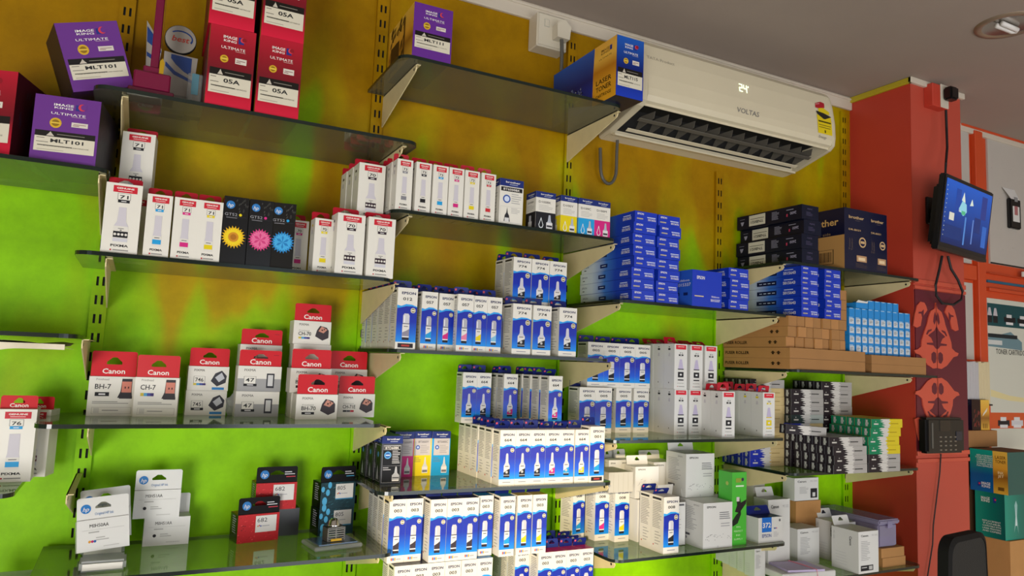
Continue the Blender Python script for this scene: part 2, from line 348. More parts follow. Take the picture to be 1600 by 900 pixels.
def brother(kind, col, w, h, num):
    d = w*.9; k = CO[col]
    dark = kind == 'd60'; P = [('carton', body(w, d, h, 'black_card' if dark else 'white_card', top='tab_blue').mesh('carton'))]
    c = front(w, d, h); s_ = left(w, d, h)
    for q in (c, s_):
        q.rect(0, .84, 1, 1, '#1b2c70', 1)
        q.text('brother', .55, .935, h*.04, 'white_txt', 3, width=(w if q is c else d)*.62, bold=.03); q.rect(.4, .875, .75, .888, '#a8b0cc', 3)
    if kind == 'bt':
        c.rect(.05, .73, .95, .82, '#16161a', 2); c.text(num, .5, .775, h*.048, 'white_txt', 3, width=w*.7, bold=.02)
        c.circ(.3, .56, w*.16, '#2b50a0', 3, 18); c.circ(.3, .56, w*.11, '#c8d4ea', 4, 12); c.lines(.5, .46, .95, .7, 5, '#9b9b9b', 2, .3)
        c.rect(.05, .05, .95, .4, '#c9c7c0', 2); c.rect(.06, .06, .94, .39, '#dcd9cf', 2.5); c.lines(.5, .25, .9, .38, 4, '#9b9b9b', 3, .3)
        c.poly([(.2, .07), (.46, .07), (.42, .2), (.36, .26), (.33, .38), (.30, .26), (.24, .2)], '#2a2a30', 4); c.rect(.24, .07, .42, .15, '#d0d0d0', 5)
        s_.lines(.15, .1, .85, .8, 10, '#b0aea8', 2, .3)
    elif kind == 'd100':
        c.text(num, .45, .73, h*.062, 'black_txt', 3, width=w*.62); c.lines(.15, .5, .9, .66, 4, '#b0aea8', 2, .3)
        c.rect(.0, .0, 1, .46, k, 2)
        for u in (.28,):
            c.poly([(u-.12, .12), (u-.08, .05), (u, .03), (u+.08, .05), (u+.12, .12), (u+.07, .2), (u, .32), (u-.07, .2)], '#dfe6ea', 3); c.poly([(u-.09, .12), (u-.06, .07), (u, .055), (u+.06, .07), (u+.09, .12), (u+.05, .19), (u, .27), (u-.05, .19)], k, 4)
        c.rect(.55, .04, .86, .2, '#d8d8da', 3); c.rect(.57, .08, .84, .13, '#3a3a40', 4); c.poly([(.58, .2), (.83, .2), (.78, .25), (.75, .40), (.66, .40), (.63, .25)], '#aab0bc', 3)
        s_.rect(0, 0, 1, .46, k, 2); s_.text(num, .5, .73, h*.05, 'black_txt', 3, width=d*.6); s_.rect(.3, .05, .65, .22, '#c8c8c8', 3); s_.rect(.36, .22, .58, .38, '#a8a8b0', 3); s_.lines(.15, .5, .85, .66, 4, '#b0aea8', 2, .3)
    elif kind == '5000':
        c.rect(0, 0, 1, .84, k, 1); c.rect(.1, .46, .96, .84, '#b9b4b4', 2); c.text(num, .58, .765, h*.05, '#2a2a30', 3, width=w*.55); c.circ(.28, .64, w*.11, '#2b50a0', 3, 14); c.circ(.28, .64, w*.06, '#a8bce0', 4, 10)
        c.lines(.42, .5, .92, .7, 5, '#8d8a8a', 3, .3); c.lines(.1, .3, .5, .42, 3, '#6d6a50', 3, .25)
        c.rect(.55, .06, .85, .2, '#d8d8da', 3); c.poly([(.56, .2), (.84, .2), (.76, .27), (.72, .42), (.68, .42), (.64, .27)], '#c4c8cc', 3); c.rect(.57, .08, .83, .13, '#707078', 4)
    else:
        c.rect(.05, .03, .95, .8, '#8c8c90', 2); c.rect(.065, .037, .935, .793, '#0c0c0e', 3)
        c.rect(.1, .71, .9, .80, '#d8d8d8', 4); c.rect(.11, .715, .89, .79, '#101014', 5); c.text(num, .5, .752, h*.055, 'white_txt', 6, width=w*.66, bold=.02)
        c.circ(.3, .6, w*.17, '#5ea4d8', 4, 20); c.circ(.3, .6, w*.12, '#2b60a8', 5, 14); c.rect(.2, .59, .4, .61, '#dfe8f0', 6)
        c.lines(.52, .42, .92, .7, 8, '#c0c0c4', 4, .4); c.rect(.08, .375, .92, .38, '#88888c', 4); c.lines(.1, .28, .5, .36, 2, '#c0c0c4', 4, .35)
        c.poly([(.55, .06), (.9, .06), (.9, .18), (.8, .23), (.76, .36), (.70, .36), (.66, .23), (.55, .18)], '#a9abb0', 4); c.rect(.57, .12, .88, .14, '#303034', 5); c.rect(.57, .06, .88, .085, '#e0e0e0', 5)
        s_.rect(.08, .04, .92, .8, '#808086', 2); s_.rect(.11, .05, .89, .79, '#0c0c0e', 3); s_.poly([(.3, .08), (.7, .08), (.6, .25), (.5, .38), (.4, .25)], '#88888c', 4); s_.circ(.5, .6, d*.14, '#3a6fa8', 4, 14)
    P += [('front_print', c.mesh('front_print')), ('side_print', s_.mesh('side_print'))]
    return P
def toner(num, w, d, h, mt, bg, side='plain', sub='FOR LASER PRINTER CARTRIDGE'):
    P = [('carton', body(w, d, h, mt).mesh('carton'))]
    c = front(w, d, h)
    c.rect(.0, .0, 1, 1, bg, 1); U = .52
    c.text('IMAGE', U-.08, .875, h*.036, 'white_txt', 3, width=w*.30, bold=.02); c.text('KING', U-.08, .83, h*.03, 'white_txt', 3, width=w*.28, bold=.02)
    c.rect(U+.1, .815, U+.22, .9, '#26307c', 3); c.circ(U+.2, .87, w*.062, '#c83a48', 4, 14); c.circ(U+.225, .875, w*.05, bg if bg[0] == '#' else '#8a1724', 5, 14)
    c.text('ULTIMATE', U, .745, h*.036, 'white_txt', 3, width=w*.52, bold=.0); c.rect(U+.05, .712, U+.27, .716, '#c8b8b0', 3)
    c.circ(.34, .60, w*.09, '#c9a227', 3, 18); c.circ(.34, .60, w*.06, '#8a6a18', 4, 12); c.rect(.27, .59, .41, .61, '#d8b847', 5)
    c.rect(.58, .565, .83, .635, '#cfc8bc', 3); c.rect(.61, .60, .8, .61, '#8a6a68', 4); c.rect(.6, .58, .7, .59, '#8a6a68', 4)
    c.rect(.05, .39, .96, .475, '#17130f', 3); c.poly([(.22, .40), (.34, .40), (.30, .44), (.28, .465), (.26, .44)], '#bdb6a8', 4); c.rect(.38, .428, .8, .436, '#8a857a', 4)
    c.rect(.05, .17, .96, .39, '#cfc9b6', 3)
    c.text(num, .54, .335, h*.052, 'black_txt', 4, width=w*(.5 if len(num) > 4 else .36), bold=.05)
    c.rect(.08, .36, .2, .368, '#5a564c', 4); c.rect(.08, .30, .26, .308, '#5a564c', 4)
    c.lines(.1, .24, .9, .27, 1, '#4a463c', 4, .4); c.text(sub, .52, .252, h*.016, '#3a362c', 5, width=w*.72)
    c.rect(.1, .19, .5, .2, '#a8a290', 4)
    P.append(('front_print', c.mesh('front_print')))
    s_ = left(w, d, h)
    if side == 'yellow':
        s_.rect(.93, 0, 1, 1, 'gold_grad', 2); s_.rect(.0, 0, .93, 1, '#5c0f1a', 1)
    elif side == 'pattern':
        rr = random.Random(5); s_.rect(0, 0, 1, 1, 'gold_grad', 1)
        for i in range(40):
            u, v = rr.uniform(.05, .6), rr.uniform(.05, .9); s_.poly([(u, v), (u+.05, v+rr.uniform(-.05, .1)), (u+.1, v+.12), (u+.03, v+.09)], '#2c1c10', 2 + (i % 3)*.3)
        s_.rect(.1, .1, .45, .6, '#3a2412', 2.9); s_.rect(.62, .08, .68, .9, '#5c3c14', 2.5)
    elif side == '115':
        s_.rect(0, 0, 1, 1, 'blue_grad', 1); s_.poly([(.66, 0), (1, 0), (1, 1), (.68, 1), (.665, .5)], 'gold_bright', 2)
        s_.text('IMAGE', .84, .87, h*.045, '#6a4a18', 4, width=d*.12, bold=.02); s_.text('KING', .84, .82, h*.035, '#6a4a18', 4, width=d*.12, bold=.02); s_.rect(.905, .81, .935, .89, '#1c2a80', 4)
        s_.text('ULTIMATE', .84, .74, h*.03, '#6a4a18', 4, width=d*.18)
        for i, t in enumerate(('LASER', 'TONER', 'CARTRIDGE')): s_.text(t, .715, .36-.12*i, h*(.085 if i < 2 else .055), '#1a1208', 4, align='l', width=d*(.22 if i < 2 else .22), bold=.02)
        rr = random.Random(2)
        for i in range(60):
            u, v = rr.choice([(.28, .35), (.42, .3)]); u += rr.uniform(-.08, .06); v += rr.uniform(-.14, .14); a = rr.uniform(.01, .04)
            s_.poly([(u, v), (u+a, v+.01), (u+a*.8, v+rr.uniform(.01, .05)), (u+.005, v+.03)], rr.choice(['#b8c4d8', '#0a1030', '#7f90b8']), 3+.02*i)
        c2 = None
    elif side == 'dark':
        s_.rect(0, 0, 1, 1, '#1d1422', 1)
    P.append(('side_print', s_.mesh('side_print')))
    r_ = right(w, d, h)
    if side in ('dark', 'yellow'):
        r_.rect(0, 0, 1, 1, '#1c1320' if side == 'dark' else '#43101a', 1); rr = random.Random(9)
        for i in range(24):
            u, v = rr.uniform(.1, .9), rr.uniform(.1, .85); r_.poly([(u, v), (u+.02, v+.04), (u+.03, v+.12), (u+.01, v+.08)], '#3c3040', 2)
        P.append(('side_print', r_.mesh('side_print')))
    return P
def ribbon(w=.076, d=.26, h=.0305, code='S015632', big=False):
    P = [('carton', body(w, d, h, 'blue_card').mesh('carton'))]
    c = front(w, d, h)
    if big:
        c.text('EPSON', .28, .8, h*.09, 'white_txt', 3, width=w*.26, bold=.03); c.rect(.08, .27, .38, .30, '#c8b890', 3); c.text('Ribbon', .78, .30, h*.05, 'white_txt', 3, width=w*.26); c.text(code, .78, .2, h*.07, 'white_txt', 3, width=w*.32, bold=.02)
    else:
        c.text('EPSON', .25, .78, h*.17, 'white_txt', 3, width=w*.28, bold=.04); c.rect(.08, .27, .36, .38, '#b0a488', 3); c.rect(.55, .48, .93, .56, '#c4cce4', 3); c.text(code, .76, .32, h*.18, 'white_txt', 3, width=w*.36, bold=.03)
    P.append(('front_print', c.mesh('front_print')))
    s_ = left(w, d, h)
    if big: s_.rect(0, 0, 1, 1, '#2a5cc8', 1); s_.text('Ribbon', .7, .72, h*.06, 'white_txt', 3, width=d*.4); s_.text(code, .7, .6, h*.09, 'white_txt', 3, width=d*.5); s_.rect(.4, .3, .55, .38, '#12205c', 3); s_.rect(.7, .3, .85, .38, '#12205c', 3)
    else:
        s_.rect(0, 0, 1, 1, 'sd_side', 1); s_.text('EPSON', .10, .62, h*.18, 'navy_txt', 3, width=d*.10); s_.rect(.06, .25, .10, .33, '#303038', 3)
        s_.rect(.38, .3, .52, .66, '#12205c', 3); s_.rect(.41, .46, .49, .52, '#c8d4e8', 4)
        s_.rect(.8, .62, .93, .70, '#c8d4f0', 3); s_.text(code, .865, .42, h*.26, 'white_txt', 3, width=d*.15, bold=.03)
    P.append(('side_print', s_.mesh('side_print')))
    return P
def ribbon2():  # same carton in the right-hand stacks: plain blue flank with a dark strip
    w, d, h = .074, .26, .0312
    P = ribbon(w, d, h, 'S015643')[:2]
    s_ = left(w, d, h); s_.rect(.0, 0, 1, 1, 'sd_side', 1); s_.rect(.30, .28, .62, .72, '#10153c', 3)
    for i in range(4): s_.rect(.34+i*.07, .46, .385+i*.07, .54, '#c8d4e8', 4)
    s_.rect(.74, .68, .88, .76, '#c8d4f0', 3); s_.text('S015643', .82, .40, h*.30, 'white_txt', 3, width=d*.19, bold=.03)
    P.append(('side_print', s_.mesh('side_print'))); return P
def tnb():
    w, d, h = .076, .275, .046
    P = [('carton', body(w, d, h, 'navy_black').mesh('carton'))]
    c = front(w, d, h); c.text('brother', .45, .72, h*.14, '#5a5270', 3, width=w*.3, rot=PI); c.lines(.25, .25, .65, .55, 3, '#45405c', 3, .4)
    P.append(('front_print', c.mesh('front_print')))
    s_ = left(w, d, h)
    s_.poly([(.06, .55), (.12, .55), (.10, .3), (.08, .25)], '#9a9ab0', 3); s_.rect(.05, .72, .13, .75, '#8a8aa0', 3)
    s_.rect(.20, .14, .46, .92, '#cfcdbc', 2); s_.text('TNB021', .33, .40, h*.2, 'black_txt', 4, width=d*.2, bold=.03, rot=PI); s_.rect(.22, .62, .44, .66, '#55534a', 3)
    s_.lines(.56, .25, .68, .85, 7, '#8f90a4', 3, .4); s_.lines(.78, .72, .94, .82, 1, '#8f90a4', 3, .5); s_.text('2600', .88, .5, h*.2, '#a9a6c0', 3, width=d*.09, bold=.02, rot=PI); s_.rect(.78, .3, .80, .5, '#b03a58', 3)
    P.append(('side_print', s_.mesh('side_print'))); return P
def drum(first=True):
    w, d, h = (.116 if first else .098), .28, .205
    P = [('carton', body(w, d, h, 'navy_card').mesh('carton'))]
    c = front(w, d, h)
    c.text('brother', .5, .865, h*.05, '#c9a878', 3, width=w*.64, bold=.03); c.rect(.45, .81, .65, .816, '#6b5c58', 3)
    c.text('DR-B021', .42, .66, h*.03, '#c9a878', 3, width=w*.5, bold=.02)
    c.text('Toner', .2, .42, h*.035, '#6b5c50', 3, width=h*.2, rot=PI/2); c.text('Tambor', .3, .42, h*.035, '#6b5c50', 3, width=h*.2, rot=PI/2)
    c.circ(.75, .47, w*.15, '#c9a878', 3, 22); c.circ(.75, .47, w*.11, '#1b1a3a', 4, 18); c.rect(.66, .45, .84, .49, '#c9a878', 5)
    c.rect(.5, .15, .92, .25, '#b8906a', 3); c.rect(.57, .17, .85, .22, '#e0c8a0', 4); c.lines(.45, .05, .95, .13, 3, '#4a3c3c', 3, .4)
    P.append(('front_print', c.mesh('front_print')))
    s_ = left(w, d, h)
    s_.text('brother', .70, .79, h*.115, '#c9a060', 3, width=d*.44, bold=.04); s_.text('at your side', .64, .60, h*.05, '#8f7450', 3, width=d*.34)
    s_.rect(.0, .0, 1, .56, '#b98c52', 2)
    s_.rect(.55, .1, .85, .34, '#1a1410', 3); s_.rect(.56, .105, .84, .335, '#b98c52', 4)
    for i in range(14): s_.rect(.575+i*.018, .14, .582+i*.018+(i % 3)*.002, .30, '#1a1410', 5)
    if first: P.append(('side_print', s_.mesh('side_print')))
    else:
        s2 = left(w, d, h); s2.rect(.93, 0, 1, .66, '#c9b48c', 2); P.append(('side_print', s2.mesh('side_print')))
    return P
def fuser(w, d, h, txt=True, tone='kraft2'):
    P = [('carton', body(w, d, h, 'kraft').mesh('carton'))]
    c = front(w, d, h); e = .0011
    c.rect(0, 0, 1, 1, tone, 1); c.rect(0, 0, 1, e/h, 'kraft_dark', 2); c.rect(1-e/w, 0, 1, 1, 'kraft_dark', 2.2); c.rect(0, 1-.6*e/h, 1, 1, 'kraft', 2)  # dark right and bottom strips paint in the shaded gaps between neighbouring cartons
    P.append(('end_flap', c.mesh('end_flap')))
    s_ = left(w, d, h)
    if txt: s_.text('FUSER ROLLER', .22, .5, h*.3, '#2c1c10', 3, width=d*.38, bold=.05)
    for i in range(2): s_.poly([(.75+i*.08, .35), (.78+i*.08, .35), (.78+i*.08, .5), (.80+i*.08, .5), (.765+i*.08, .7), (.73+i*.08, .5), (.75+i*.08, .5)], '#3a2614', 3)
    P.append(('side_print', s_.mesh('side_print'))); return P
def plain(w, d, h, mt='kraft', tape=True, top=None):
    P = [('carton', body(w, d, h, mt, top).mesh('carton'))]
    return P
def mini(top=False):
    w, d, h = .0262, .06, .0295
    P = [('carton', body(w, d, h, 'cyan_card').mesh('carton'))]
    c = front(w, d, h)
    if not top: c.rect(.08, .26, .90, .88, '#c6cdd2', 2); c.lines(.2, .45, .8, .78, 3, '#5a6472', 3, .4, random.randint(0, 99))
    c.rect(.05, .92, .7, 1, '#a8cbe4', 3); c.rect(.94, 0, 1, 1, '#56a6dc', 3)
    P.append(('front_print', c.mesh('front_print'))); return P
def tube_box(ca, cb, txt='#2a2a2a', w=.150, d=.030, h=.0272):
    P = [('carton', body(w, d, h, mat('tube ' + cb, cb, .4)).mesh('carton'))]
    c = front(w, d, h)
    c.poly([(.22, 0), (.60, 0), (.56, .15), (.62, .3), (.54, .5), (.62, .7), (.56, .85), (.6, 1), (.25, 1)], '#c9c6c0', 2)
    c.poly([(0, 0), (.40, 0), (.42, .12), (.32, .25), (.46, .3), (.34, .45), (.42, .55), (.28, .68), (.38, .8), (.27, .9), (.34, 1), (0, 1)], ca, 3)
    c.rect(.08, .35, .22, .5, '#c8c4bc', 4); c.circ(.14, .72, .0022, '#a8a4a0', 4, 8); c.rect(.62, .42, .86, .52, txt, 4)
    P.append(('front_print', c.mesh('front_print')))
    s_ = left(w, d, h); s_.rect(0, 0, 1, 1, ca, 1); s_.rect(.30, .1, .62, .9, '#8a8c88', 2); s_.rect(.42, .15, .56, .85, '#c4c4bc', 2.5); s_.poly([(.3, .3), (.7, .35), (.7, .6), (.35, .55)], '#a8aca4', 3); s_.rect(.94, .0, 1, 1, '#50545a' if ca != '#1c2c9c' else '#5a6ad0', 3)
    P.append(('side_print', s_.mesh('side_print'))); return P
def cartridge(num, w, hb, ht, d=.045, gray=None, sub='black', head='Printhead', pixma=True, chip='head', small=False):
    """cartridge carton with a wide red header card: hb = body height, ht = header height"""
    P = [('carton', body(w, d, hb, 'white_card').mesh('carton'))]
    c = front(w, d, hb)
    if pixma: c.text('PIXMA', .27, .84, hb*.10, '#3a3a3a', 3, width=w*.26)
    if head: c.text(head, .28, .58 if pixma else .93, hb*.055, '#8a8a86', 3, width=w*.27)
    y = .42 if pixma else .72
    if gray: c.rect(0, 0, 1, .5, '#9c9c9c', 1)
    if small: c.rect(.14, y-.13, .42, y+.17, 'grey_txt', 2); c.rect(.15, y-.12, .41, y+.16, '#dedbd2', 3)
    c.text(num, .28 if small else .30, y+.03, hb*(.16 if pixma else .13), 'black_txt', 4, width=w*(.2 if small else .34), bold=.02)
    if sub == 'black': c.rect(.14, y-.22, .44, y-.12, '#16161a', 3); c.rect(.22, y-.19, .36, y-.15, '#d0d0d0', 4)
    elif sub == 'rgb':
        for i, q in enumerate(('#c8b43a', '#4a9ac8', '#3a4a9c', '#3a2a6c')): c.rect(.14+i*.075, y-.2, .215+i*.075, y-.12, q, 3)
    elif sub == 'bkr':
        for i, q in enumerate(('#3a3a3e', '#55555a', '#b82838')): c.rect(.14+i*.1, y-.2, .235+i*.1, y-.12, q, 3)
    if chip == 'head':   # picture of the cartridge itself
        c.poly([(.58, .35), (.78, .18), (.94, .3), (.94, .62), (.88, .75), (.70, .82), (.62, .62)], '#3a3238', 3)
        c.poly([(.66, .58), (.80, .50), (.90, .66), (.74, .80)], '#c48a78', 4); c.rect(.74, .60, .78, .66, '#4a2a2a', 5); c.rect(.80, .64, .83, .70, '#4a2a2a', 5)
    elif chip == 'flat':
        c.poly([(.56, .40), (.72, .18), (.93, .34), (.95, .62), (.82, .84), (.66, .72)], '#34343c', 3); c.poly([(.66, .55), (.76, .36), (.90, .52), (.82, .76)], '#b9bcc2', 4); c.rect(.6, .04, .9, .14, '#2f7fc0', 3)
    elif chip == 'tall':
        c.poly([(.62, .46), (.94, .46), (.92, .62), (.92, .95), (.70, .95), (.68, .62)], '#2e2a30', 3); c.rect(.70, .60, .91, .88, '#c87a68', 4); c.rect(.76, .70, .79, .75, '#4a2a2a', 5); c.rect(.83, .70, .86, .75, '#4a2a2a', 5); c.rect(.66, .44, .94, .50, '#2e2a30', 4)
    elif chip == 'plain':
        c.rect(.66, .14, .84, .72, '#2c2c34', 3); c.rect(.69, .22, .81, .66, '#c9c9c9', 4)
    if not pixma:
        c.lines(.1, .30, .92, .38, 2, '#8a8884', 3, .4); c.rect(.1, .05, .94, .22, '#a8a6a0', 2); c.rect(.107, .056, .933, .214, '#dcd9cf', 3); c.rect(.14, .07, .26, .2, '#c8c6c0', 4); c.lines(.32, .12, .85, .16, 1, '#8a8884', 4, .5)
    P.append(('front_print', c.mesh('front_print')))
    if ht:
        t = MB(); hd = hang_tab(w*.97, ht, 'tab_red2', -.03, 'Canon', y=-d/2+.004, z=hb, hole=.34, hh=.28)
        for (x0, x1, z0, z1, q) in ((-.47, -.27, .72, .9, '#d8d0cc'), (.3, .42, .7, .86, '#4a1018')):
            hd.add([(x0*w, -d/2+.0026, hb+z0*ht), (x1*w, -d/2+.0026, hb+z0*ht), (x1*w, -d/2+.0026, hb+z1*ht), (x0*w, -d/2+.0026, hb+z1*ht)], [(0, 1, 2, 3)], q)
        P.append(('header_card', hd.mesh('header_card')))
    return P
mat('tab_red2', '#c5101f', .45, spec=.25)
def hp_white(code, w=.092, hb=.060, ht=.043, d=.05, color_dot='#15151a', rear=False):
    P = [('carton', body(w, d, hb, 'white_card2').mesh('carton'))]
    c = front(w, d, hb); c.text(code, .42, .80, hb*.12, 'black_txt', 3, width=w*.36); c.rect(.1, .66, .9, .67, '#b8b8b4', 3); c.rect(.22, .57, .42, .61, '#a8a8a4', 3)
    if color_dot: c.circ(.24, .36, .0035, color_dot, 3, 12)
    else:
        for i, q in enumerate(('#d09030', '#b02860', '#3060a0')): c.circ(.24+i*.05, .3, .0025, q, 3+.2*i, 10)
    c.lines(.36, .3, .62, .44, 2, '#a8a8a4', 3, .4); c.rect(.5, .1, .8, .13, '#c0c0bc', 3)
    P.append(('front_print', c.mesh('front_print')))
    r_ = right(w, d, hb); r_.rect(.3, .25, .8, .75, '#77776c', 2); P.append(('side_print', r_.mesh('side_print')))
    h_ = hang_tab(w, ht, 'white_card2', -.02, None, y=d/2-.001 if rear else -d/2+.004, z=hb, hole=.3, hh=.26)
    P.append(('header_card', h_.mesh('header_card')))
    if rear: return P
    cc = Cv(w, ht, lambda u, v, e: (u-w/2, -d/2+.0028-e, hb+v)); hp_logo(cc, .17, .5, .009); cc.text('Original HP Ink', .52, .25, ht*.13, '#6a8ab8', 3, width=w*.36)
    P.append(('header_print', cc.mesh('header_print')))
    return P
def hp_dark(num, tone, w=.094, hb=.062, ht=.037, d=.055, second=None):
    P = [('carton', body(w, d, hb, 'black_card', top=mat('hp top ' + tone, {'red': '#a81c2a', 'blue': '#1f6d86'}[tone], .35)).mesh('carton'))]
    c = front(w, d, hb); rr = random.Random(4)
    if tone == 'red':
        c.rect(.0, 0, 1, 1, '#b81c22', 1)
        for i in range(90):
            u, v = rr.uniform(0, .97), rr.uniform(0, .95); a = rr.uniform(.01, .04); c.poly([(u, v), (min(1, u+a), v+a*.3), (min(1, u+a*.8), min(1, v+a)), (u, min(1, v+a*.8))], rr.choice(['#d8323a', '#8c1018', '#e05050', '#6c0c14']), 2+.01*i)
    else:
        c.rect(0, 0, 1, 1, '#123640', 1)
        for i in range(60):
            u, v = rr.uniform(.0, .95), rr.uniform(0, .95); a = rr.uniform(.01, .03); c.poly([(u, v), (min(1, u+a*3), min(1, v+a*2)), (min(1, u+a*3.2), min(1, v+a*2.6)), (u, min(1, v+a*.8))], rr.choice(['#2a5a64', '#0a1c22', '#3a7a88']), 2+.01*i)
        for u, v, s_ in ((.12, .3, .10), (.2, .62, .08), (.06, .75, .07), (.25, .9, .08), (.12, .05, .09)):
            c.circ(u, v, s_*w*.7, '#4fa8d4', 3, 12, s_*w*1.1)
    c.rect(.42, .34, .93, .93, '#d6d4d0', 4); c.rect(.42, .34, .93, .38, '#3a8ab8' if tone == 'blue' else '#d6d4d0', 4.5); c.text(num, .58, .78, hb*.16, '#2c2c34', 5, width=w*.24)
    if second == 'black': c.circ(.50, .56, .0028, '#2a1c1c', 5, 10)
    else:
        for i, q in enumerate(('#d08a30', '#b83060', '#3060a8')): c.circ(.48+.035*i, .56+.02*(i % 2), .0017, q, 5+.1*i, 8)
    c.lines(.58, .52, .86, .6, 1, '#a8a8ac', 5, .4)
    P.append(('front_print', c.mesh('front_print')))
    s_ = left(w, d, hb); s_.lines(.3, .3, .8, .95, 8, '#9a9aa0', 2, .45); P.append(('side_print', s_.mesh('side_print')))
    if ht < .01: return P
    P.append(('header_card', hang_tab(w, ht, mat('black_header', '#0c0c0e', .6, spec=.2), -.02, None, y=-d/2+.004, z=hb, hole=.34, hh=.26).mesh('header_card')))
    cc = Cv(w, ht, lambda u, v, e: (u-w/2, -d/2+.0028-e, hb+v)); hp_logo(cc, .19, .52, .010)
    cc.lines(.68, .45, .95, .72, 2, '#c8c8cc', 3, .4); cc.rect(.72, .33, .95, .38, {'red': '#c83a48', 'blue': '#4aa0c8'}[tone], 3)
    P.append(('header_print', cc.mesh('header_print')))
    return P
def maint(w=.108, d=.10, h=.125, tab=True, label='EPSON', flat=False):
    P = [('carton', body(w, d, h, 'white_card2').mesh('carton'))]
    c = front(w, d, h)
    c.text(label, .27, .91, h*.045, '#35353a', 3, width=w*.30, bold=.03)
    if not flat:
        c.lines(.55, .62, .93, .80, 4, '#6a6a6e', 3, .35, 5); c.lines(.6, .45, .93, .56, 2, '#9a9a9c', 3, .3, 6)
    rr = random.Random(8)
    for i in range(26):
        u, v = rr.uniform(.06, .93), rr.uniform(.16, .30) if not flat else rr.uniform(.1, .6); c.rect(u, v, u+.02, v+.012, '#77777b', 3)
    c.rect(.5, .02, .51, .06, '#88888c', 3)
    P.append(('front_print', c.mesh('front_print')))
    s_ = left(w, d, h); s_.text(label, .72, .92, h*.03, '#66666a', 3, width=d*.22); s_.lines(.12, .35, .75, .88, 14, '#9d9da0', 2, .3, 3); s_.lines(.12, .2, .6, .28, 1, '#55555a', 3, .6, 3); s_.circ(.3, .16, .004, '#8a8a90', 3, 8)
    P.append(('side_print', s_.mesh('side_print')))
    if tab: P.append(('hang_tab', hang_tab(w*.9, .026, 'white_card2', .2, None, y=d/2-.002, z=h, hole=.22).mesh('hang_tab')))
    return P
def canon_mc(w, d, h, tab=False, side_txt=True, chip=True, wide=False):
    P = [('carton', body(w, d, h, 'white_card2').mesh('carton'))]
    c = front(w, d, h); c.text('Canon', .30, .90 if not wide else .85, h*(.05 if not wide else .09), '#2a2a2a', 3, width=w*.36, bold=.03); c.text('MC-G02', .80, .9 if not wide else .85, h*(.04 if not wide else .07), '#a8a8a8', 3, width=w*.28)
    c.lines(.12 if not wide else .2, .3, .6, .78 if not wide else .62, 12 if not wide else 6, '#9a9a9a', 3, .3)
    if chip:
        if wide: c.rect(.66, .1, .94, .52, '#1a1c22', 3); c.rect(.74, .16, .86, .34, '#d0d0cc', 4)
        else: c.rect(.1, .06, .72, .19, '#1a1c22', 3); c.rect(.50, .08, .68, .17, '#b8b8b4', 4); c.rect(.14, .13, .4, .15, '#c8c8c8', 4)
    P.append(('front_print', c.mesh('front_print')))
    s_ = left(w, d, h)
    if side_txt: s_.text('Canon', .72, .74, h*.07, '#2a2a2a', 3, width=h*.22, bold=.03, rot=-PI/2); s_.text('MC-G02', .1, .8, h*.05, '#a8a8a8', 3, width=h*.2, rot=-PI/2)
    s_.lines(.15, .1, .6, .45, 5, '#c4c4c4', 3, .15, 5)
    P.append(('side_print', s_.mesh('side_print')))
    if tab: P.append(('hang_tab', hang_tab(w*.8, .03, 'white_card2', .35, None, y=d/2-.002, z=h, hole=.3).mesh('hang_tab')))
    return P
def green_box():
    w, d, h = .056, .055, .206
    P = [('carton', body(w, d, h, 'green_card').mesh('carton'))]
    c = front(w, d, h)
    c.rect(.25, .86, .62, .92, '#8a9c3a', 3); c.circ(.72, .9, .005, '#3a2a4a', 3, 10); c.rect(.25, .80, .8, .82, '#d8e8d0', 3)
    c.poly([(.2, .46), (.5, .44), (.95, .56), (1, .62), (.6, .58), (.55, .64), (.3, .64), (.35, .55)], '#221c1e', 3); c.poly([(.05, .26), (.4, .30), (.62, .42), (.6, .47), (.3, .42), (0, .33)], '#1c261c', 3); c.rect(.3, .6, .5, .66, '#d0c8c8', 4)
    for i, t in enumerate(('99%', 'PERFECT', 'INK', 'SUPPLY')): c.text(t, .45, .25-.055*i, h*.024, '#c8e8b8', 3, width=w*(.3 if len(t) < 5 else .6))
    P.append(('front_print', c.mesh('front_print')))
    s_ = left(w, d, h); s_.circ(.65, .84, .006, '#a8c060', 3, 10); s_.lines(.2, .45, .5, .6, 3, '#b8e0a8', 3, .3); P.append(('side_print', s_.mesh('side_print')))
    return P
def box372():
    w, d, h = .097, .06, .072
    P = [('carton', body(w, d, h, 'white_card2', top='tab_blue').mesh('carton'))]
    c = front(w, d, h); c.rect(.14, .42, .54, 1, '#1a6cc8', 2); c.text('372', .34, .70, h*.2, 'white_txt', 3, width=w*.34, bold=.04)
    c.text('EPSON', .34, .28, h*.14, '#26408c', 3, width=w*.38, bold=.02); c.circ(.88, .86, .004, '#66666a', 3, 10)
    for i, q in enumerate(('#2a2a6a', '#3a6ab8', '#c86a7a')): c.circ(.66+i*.045, .55, .0022, q, 3, 8)
    c.lines(.62, .2, .85, .42, 4, '#a8a8ac', 3, .3)
    P.append(('front_print', c.mesh('front_print'))); P.append(('hang_tab', hang_tab(w*.95, .026, 'tab_blue', .5, None, y=d/2-.014, z=h, hole=.3).mesh('hang_tab')))
    return P
